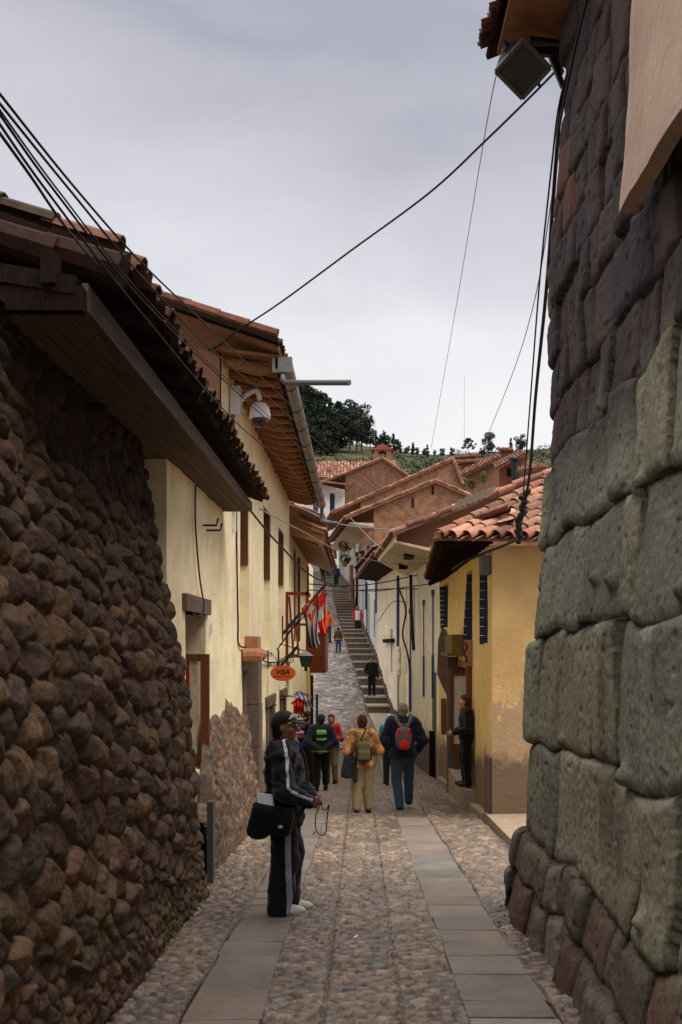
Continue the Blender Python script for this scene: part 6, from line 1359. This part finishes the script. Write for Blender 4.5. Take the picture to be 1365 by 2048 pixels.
simple('person dressed in black standing on the lower stairs', 744, 1405, 42, 1.66, R(183), .024, K(20, 20, 24), K(18, 18, 22), K(44, 34, 30), handR=(.2, .1, .95), elR=(.28, -.02, 1.12), z=float(gz(42)) + .19)
q = simple('person in white vest with red sleeves walking down the stairs', 716, 1270, 56.5, 1.66, R(180), .03, K(185, 40, 34), K(26, 28, 36), K(120, 80, 56), long=.08, jname='top', fem=True)
q.band(q.fj, 'white_front', cloth(K(208, 204, 204)), lambda X, Y, Z: np.maximum(np.abs(X) - .15, np.maximum(.02 - Y, Z - 1.4)), .012)
q = simple('child in brown jumper and blue jeans walking up the ramp', 677, 1305, 50.5, 1.28, R(-10), .028, K(74, 62, 44), K(52, 66, 104), K(24, 20, 18), fL=(-.1, -.12, 0), fR=(.1, .14, 0), z=float(gz(50.5)) + .02)
q.band(q.fj, 'yellow_hem', cloth(K(190, 130, 50)), lambda X, Y, Z: np.abs(Z - .9) - .035, .012)
simple('person in orange top partly behind the flags on the ramp', 657, 1290, 53, 1.72, R(150), .03, K(168, 84, 52), K(40, 46, 66), K(40, 26, 20), handL=(-.42, .12, .98), elL=(-.32, .02, 1.14), z=float(gz(53)) + .02)
simple('figure in dark blue on the upper stairs carrying something', 673, 1178, 78, 1.74, R(180), .04, K(36, 42, 66), K(26, 26, 34), K(40, 30, 26), handR=(.1, .25, 1.1), elR=(.26, .02, 1.1), z=float(gz(78)) + .1)
simple('figure in blue sitting highest on the street edge under the pink cloth', 657, 1150, 86, 1.7, R(170), .045, K(46, 62, 120), K(40, 46, 84), K(30, 24, 22), z=float(gz(86)) + .05)
simple('dark figure beside the blue one at the top of the street', 646, 1158, 84, 1.6, R(200), .045, K(36, 44, 56), K(24, 28, 40), K(30, 24, 22), z=float(gz(84)) + .05)
simple('person in black behind the stall post by the left wall', 614, 1545, 22.0, 1.68, R(-60), .018, K(24, 24, 28), K(18, 18, 22), K(22, 18, 16), handR=(.10, .28, 1.5), elR=(.26, .12, 1.25), z=float(gz(22)))
c = at(664, 1095, 87); garment(664, 1088, 87, 1.0, 1.3, sol((.45, .12, .16)), 'pink cloth hung at the very top of the street', False)
# ================================================================== CAMERA, SKY AND LIGHT
cam = bpy.data.cameras.new('camera'); co = bpy.data.objects.new('camera', cam); C.objects.link(co)
co.location = (0, 0, H0); co.rotation_euler = (R(90), 0, 0)
cam.sensor_fit = 'VERTICAL'; cam.sensor_height = 36; cam.lens = 35; cam.shift_x = -37.5 / 2048; cam.shift_y = 266. / 2048; cam.clip_end = 3000; cam.clip_start = .05
bpy.context.scene.camera = co
w = bpy.data.worlds.new('World'); bpy.context.scene.world = w; w.use_nodes = True; n, L = w.node_tree.nodes, w.node_tree.links
bg = n['Background']; out = n['World Output']
sky = n.new('ShaderNodeTexSky'); sky.sky_type = 'NISHITA'; sky.sun_disc = False; sky.sun_elevation = R(56); sky.sun_rotation = R(118); sky.dust_density = 4
L.new(sky.outputs[0], bg.inputs[0]); bg.inputs[1].default_value = .08
tc = n.new('ShaderNodeTexCoord'); sp = n.new('ShaderNodeSeparateXYZ'); L.new(tc.outputs['Generated'], sp.inputs[0])
# stretched cloud noise
mp = n.new('ShaderNodeMapping'); mp.inputs['Scale'].default_value = (1.6, 1.6, 4.2); mp.inputs['Rotation'].default_value = (0, R(12), 0); L.new(tc.outputs['Generated'], mp.inputs[0])
nz = n.new('ShaderNodeTexNoise'); nz.inputs['Scale'].default_value = 1.7; nz.inputs['Detail'].default_value = 7; nz.inputs['Roughness'].default_value = .48; nz.inputs['Distortion'].default_value = .25; L.new(mp.outputs[0], nz.inputs['Vector'])
nm = n.new('ShaderNodeMath'); nm.operation = 'MULTIPLY_ADD'; nm.inputs[1].default_value = .34; L.new(nz.outputs['Fac'], nm.inputs[0])
n2 = n.new('ShaderNodeMath'); n2.operation = 'ADD'; n2.inputs[1].default_value = -.17; L.new(sp.outputs[2], n2.inputs[0]); L.new(n2.outputs[0], nm.inputs[2])
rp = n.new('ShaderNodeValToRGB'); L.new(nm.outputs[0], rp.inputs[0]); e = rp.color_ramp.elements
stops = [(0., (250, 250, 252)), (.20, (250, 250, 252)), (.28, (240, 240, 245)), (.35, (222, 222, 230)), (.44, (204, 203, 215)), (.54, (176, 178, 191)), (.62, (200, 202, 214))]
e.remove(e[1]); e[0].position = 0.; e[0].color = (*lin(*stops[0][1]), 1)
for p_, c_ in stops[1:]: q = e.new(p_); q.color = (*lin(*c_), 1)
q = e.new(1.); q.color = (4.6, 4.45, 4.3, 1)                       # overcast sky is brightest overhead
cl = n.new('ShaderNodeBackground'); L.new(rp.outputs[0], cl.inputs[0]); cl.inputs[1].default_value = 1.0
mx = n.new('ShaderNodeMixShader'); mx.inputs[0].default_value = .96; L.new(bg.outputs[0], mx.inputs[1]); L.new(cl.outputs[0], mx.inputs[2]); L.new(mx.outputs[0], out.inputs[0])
sd_ = bpy.data.lights.new('sun', 'SUN'); sd_.energy = 2.6; sd_.angle = R(22); sd_.color = (1, .93, .82); so = bpy.data.objects.new('sun', sd_); C.objects.link(so)
d = Vector((math.sin(R(118)) * math.cos(R(56)), math.cos(R(118)) * math.cos(R(56)), math.sin(R(56)))); so.rotation_euler = d.to_track_quat('Z', 'Y').to_euler(); so.location = (0, 0, 40)
s = bpy.context.scene; s.view_settings.view_transform = 'Standard'; s.view_settings.look = 'None'; s.view_settings.exposure = 0; s.view_settings.gamma = 1
s.cycles.max_bounces = 8; s.cycles.diffuse_bounces = 4; s.cycles.use_denoising = True
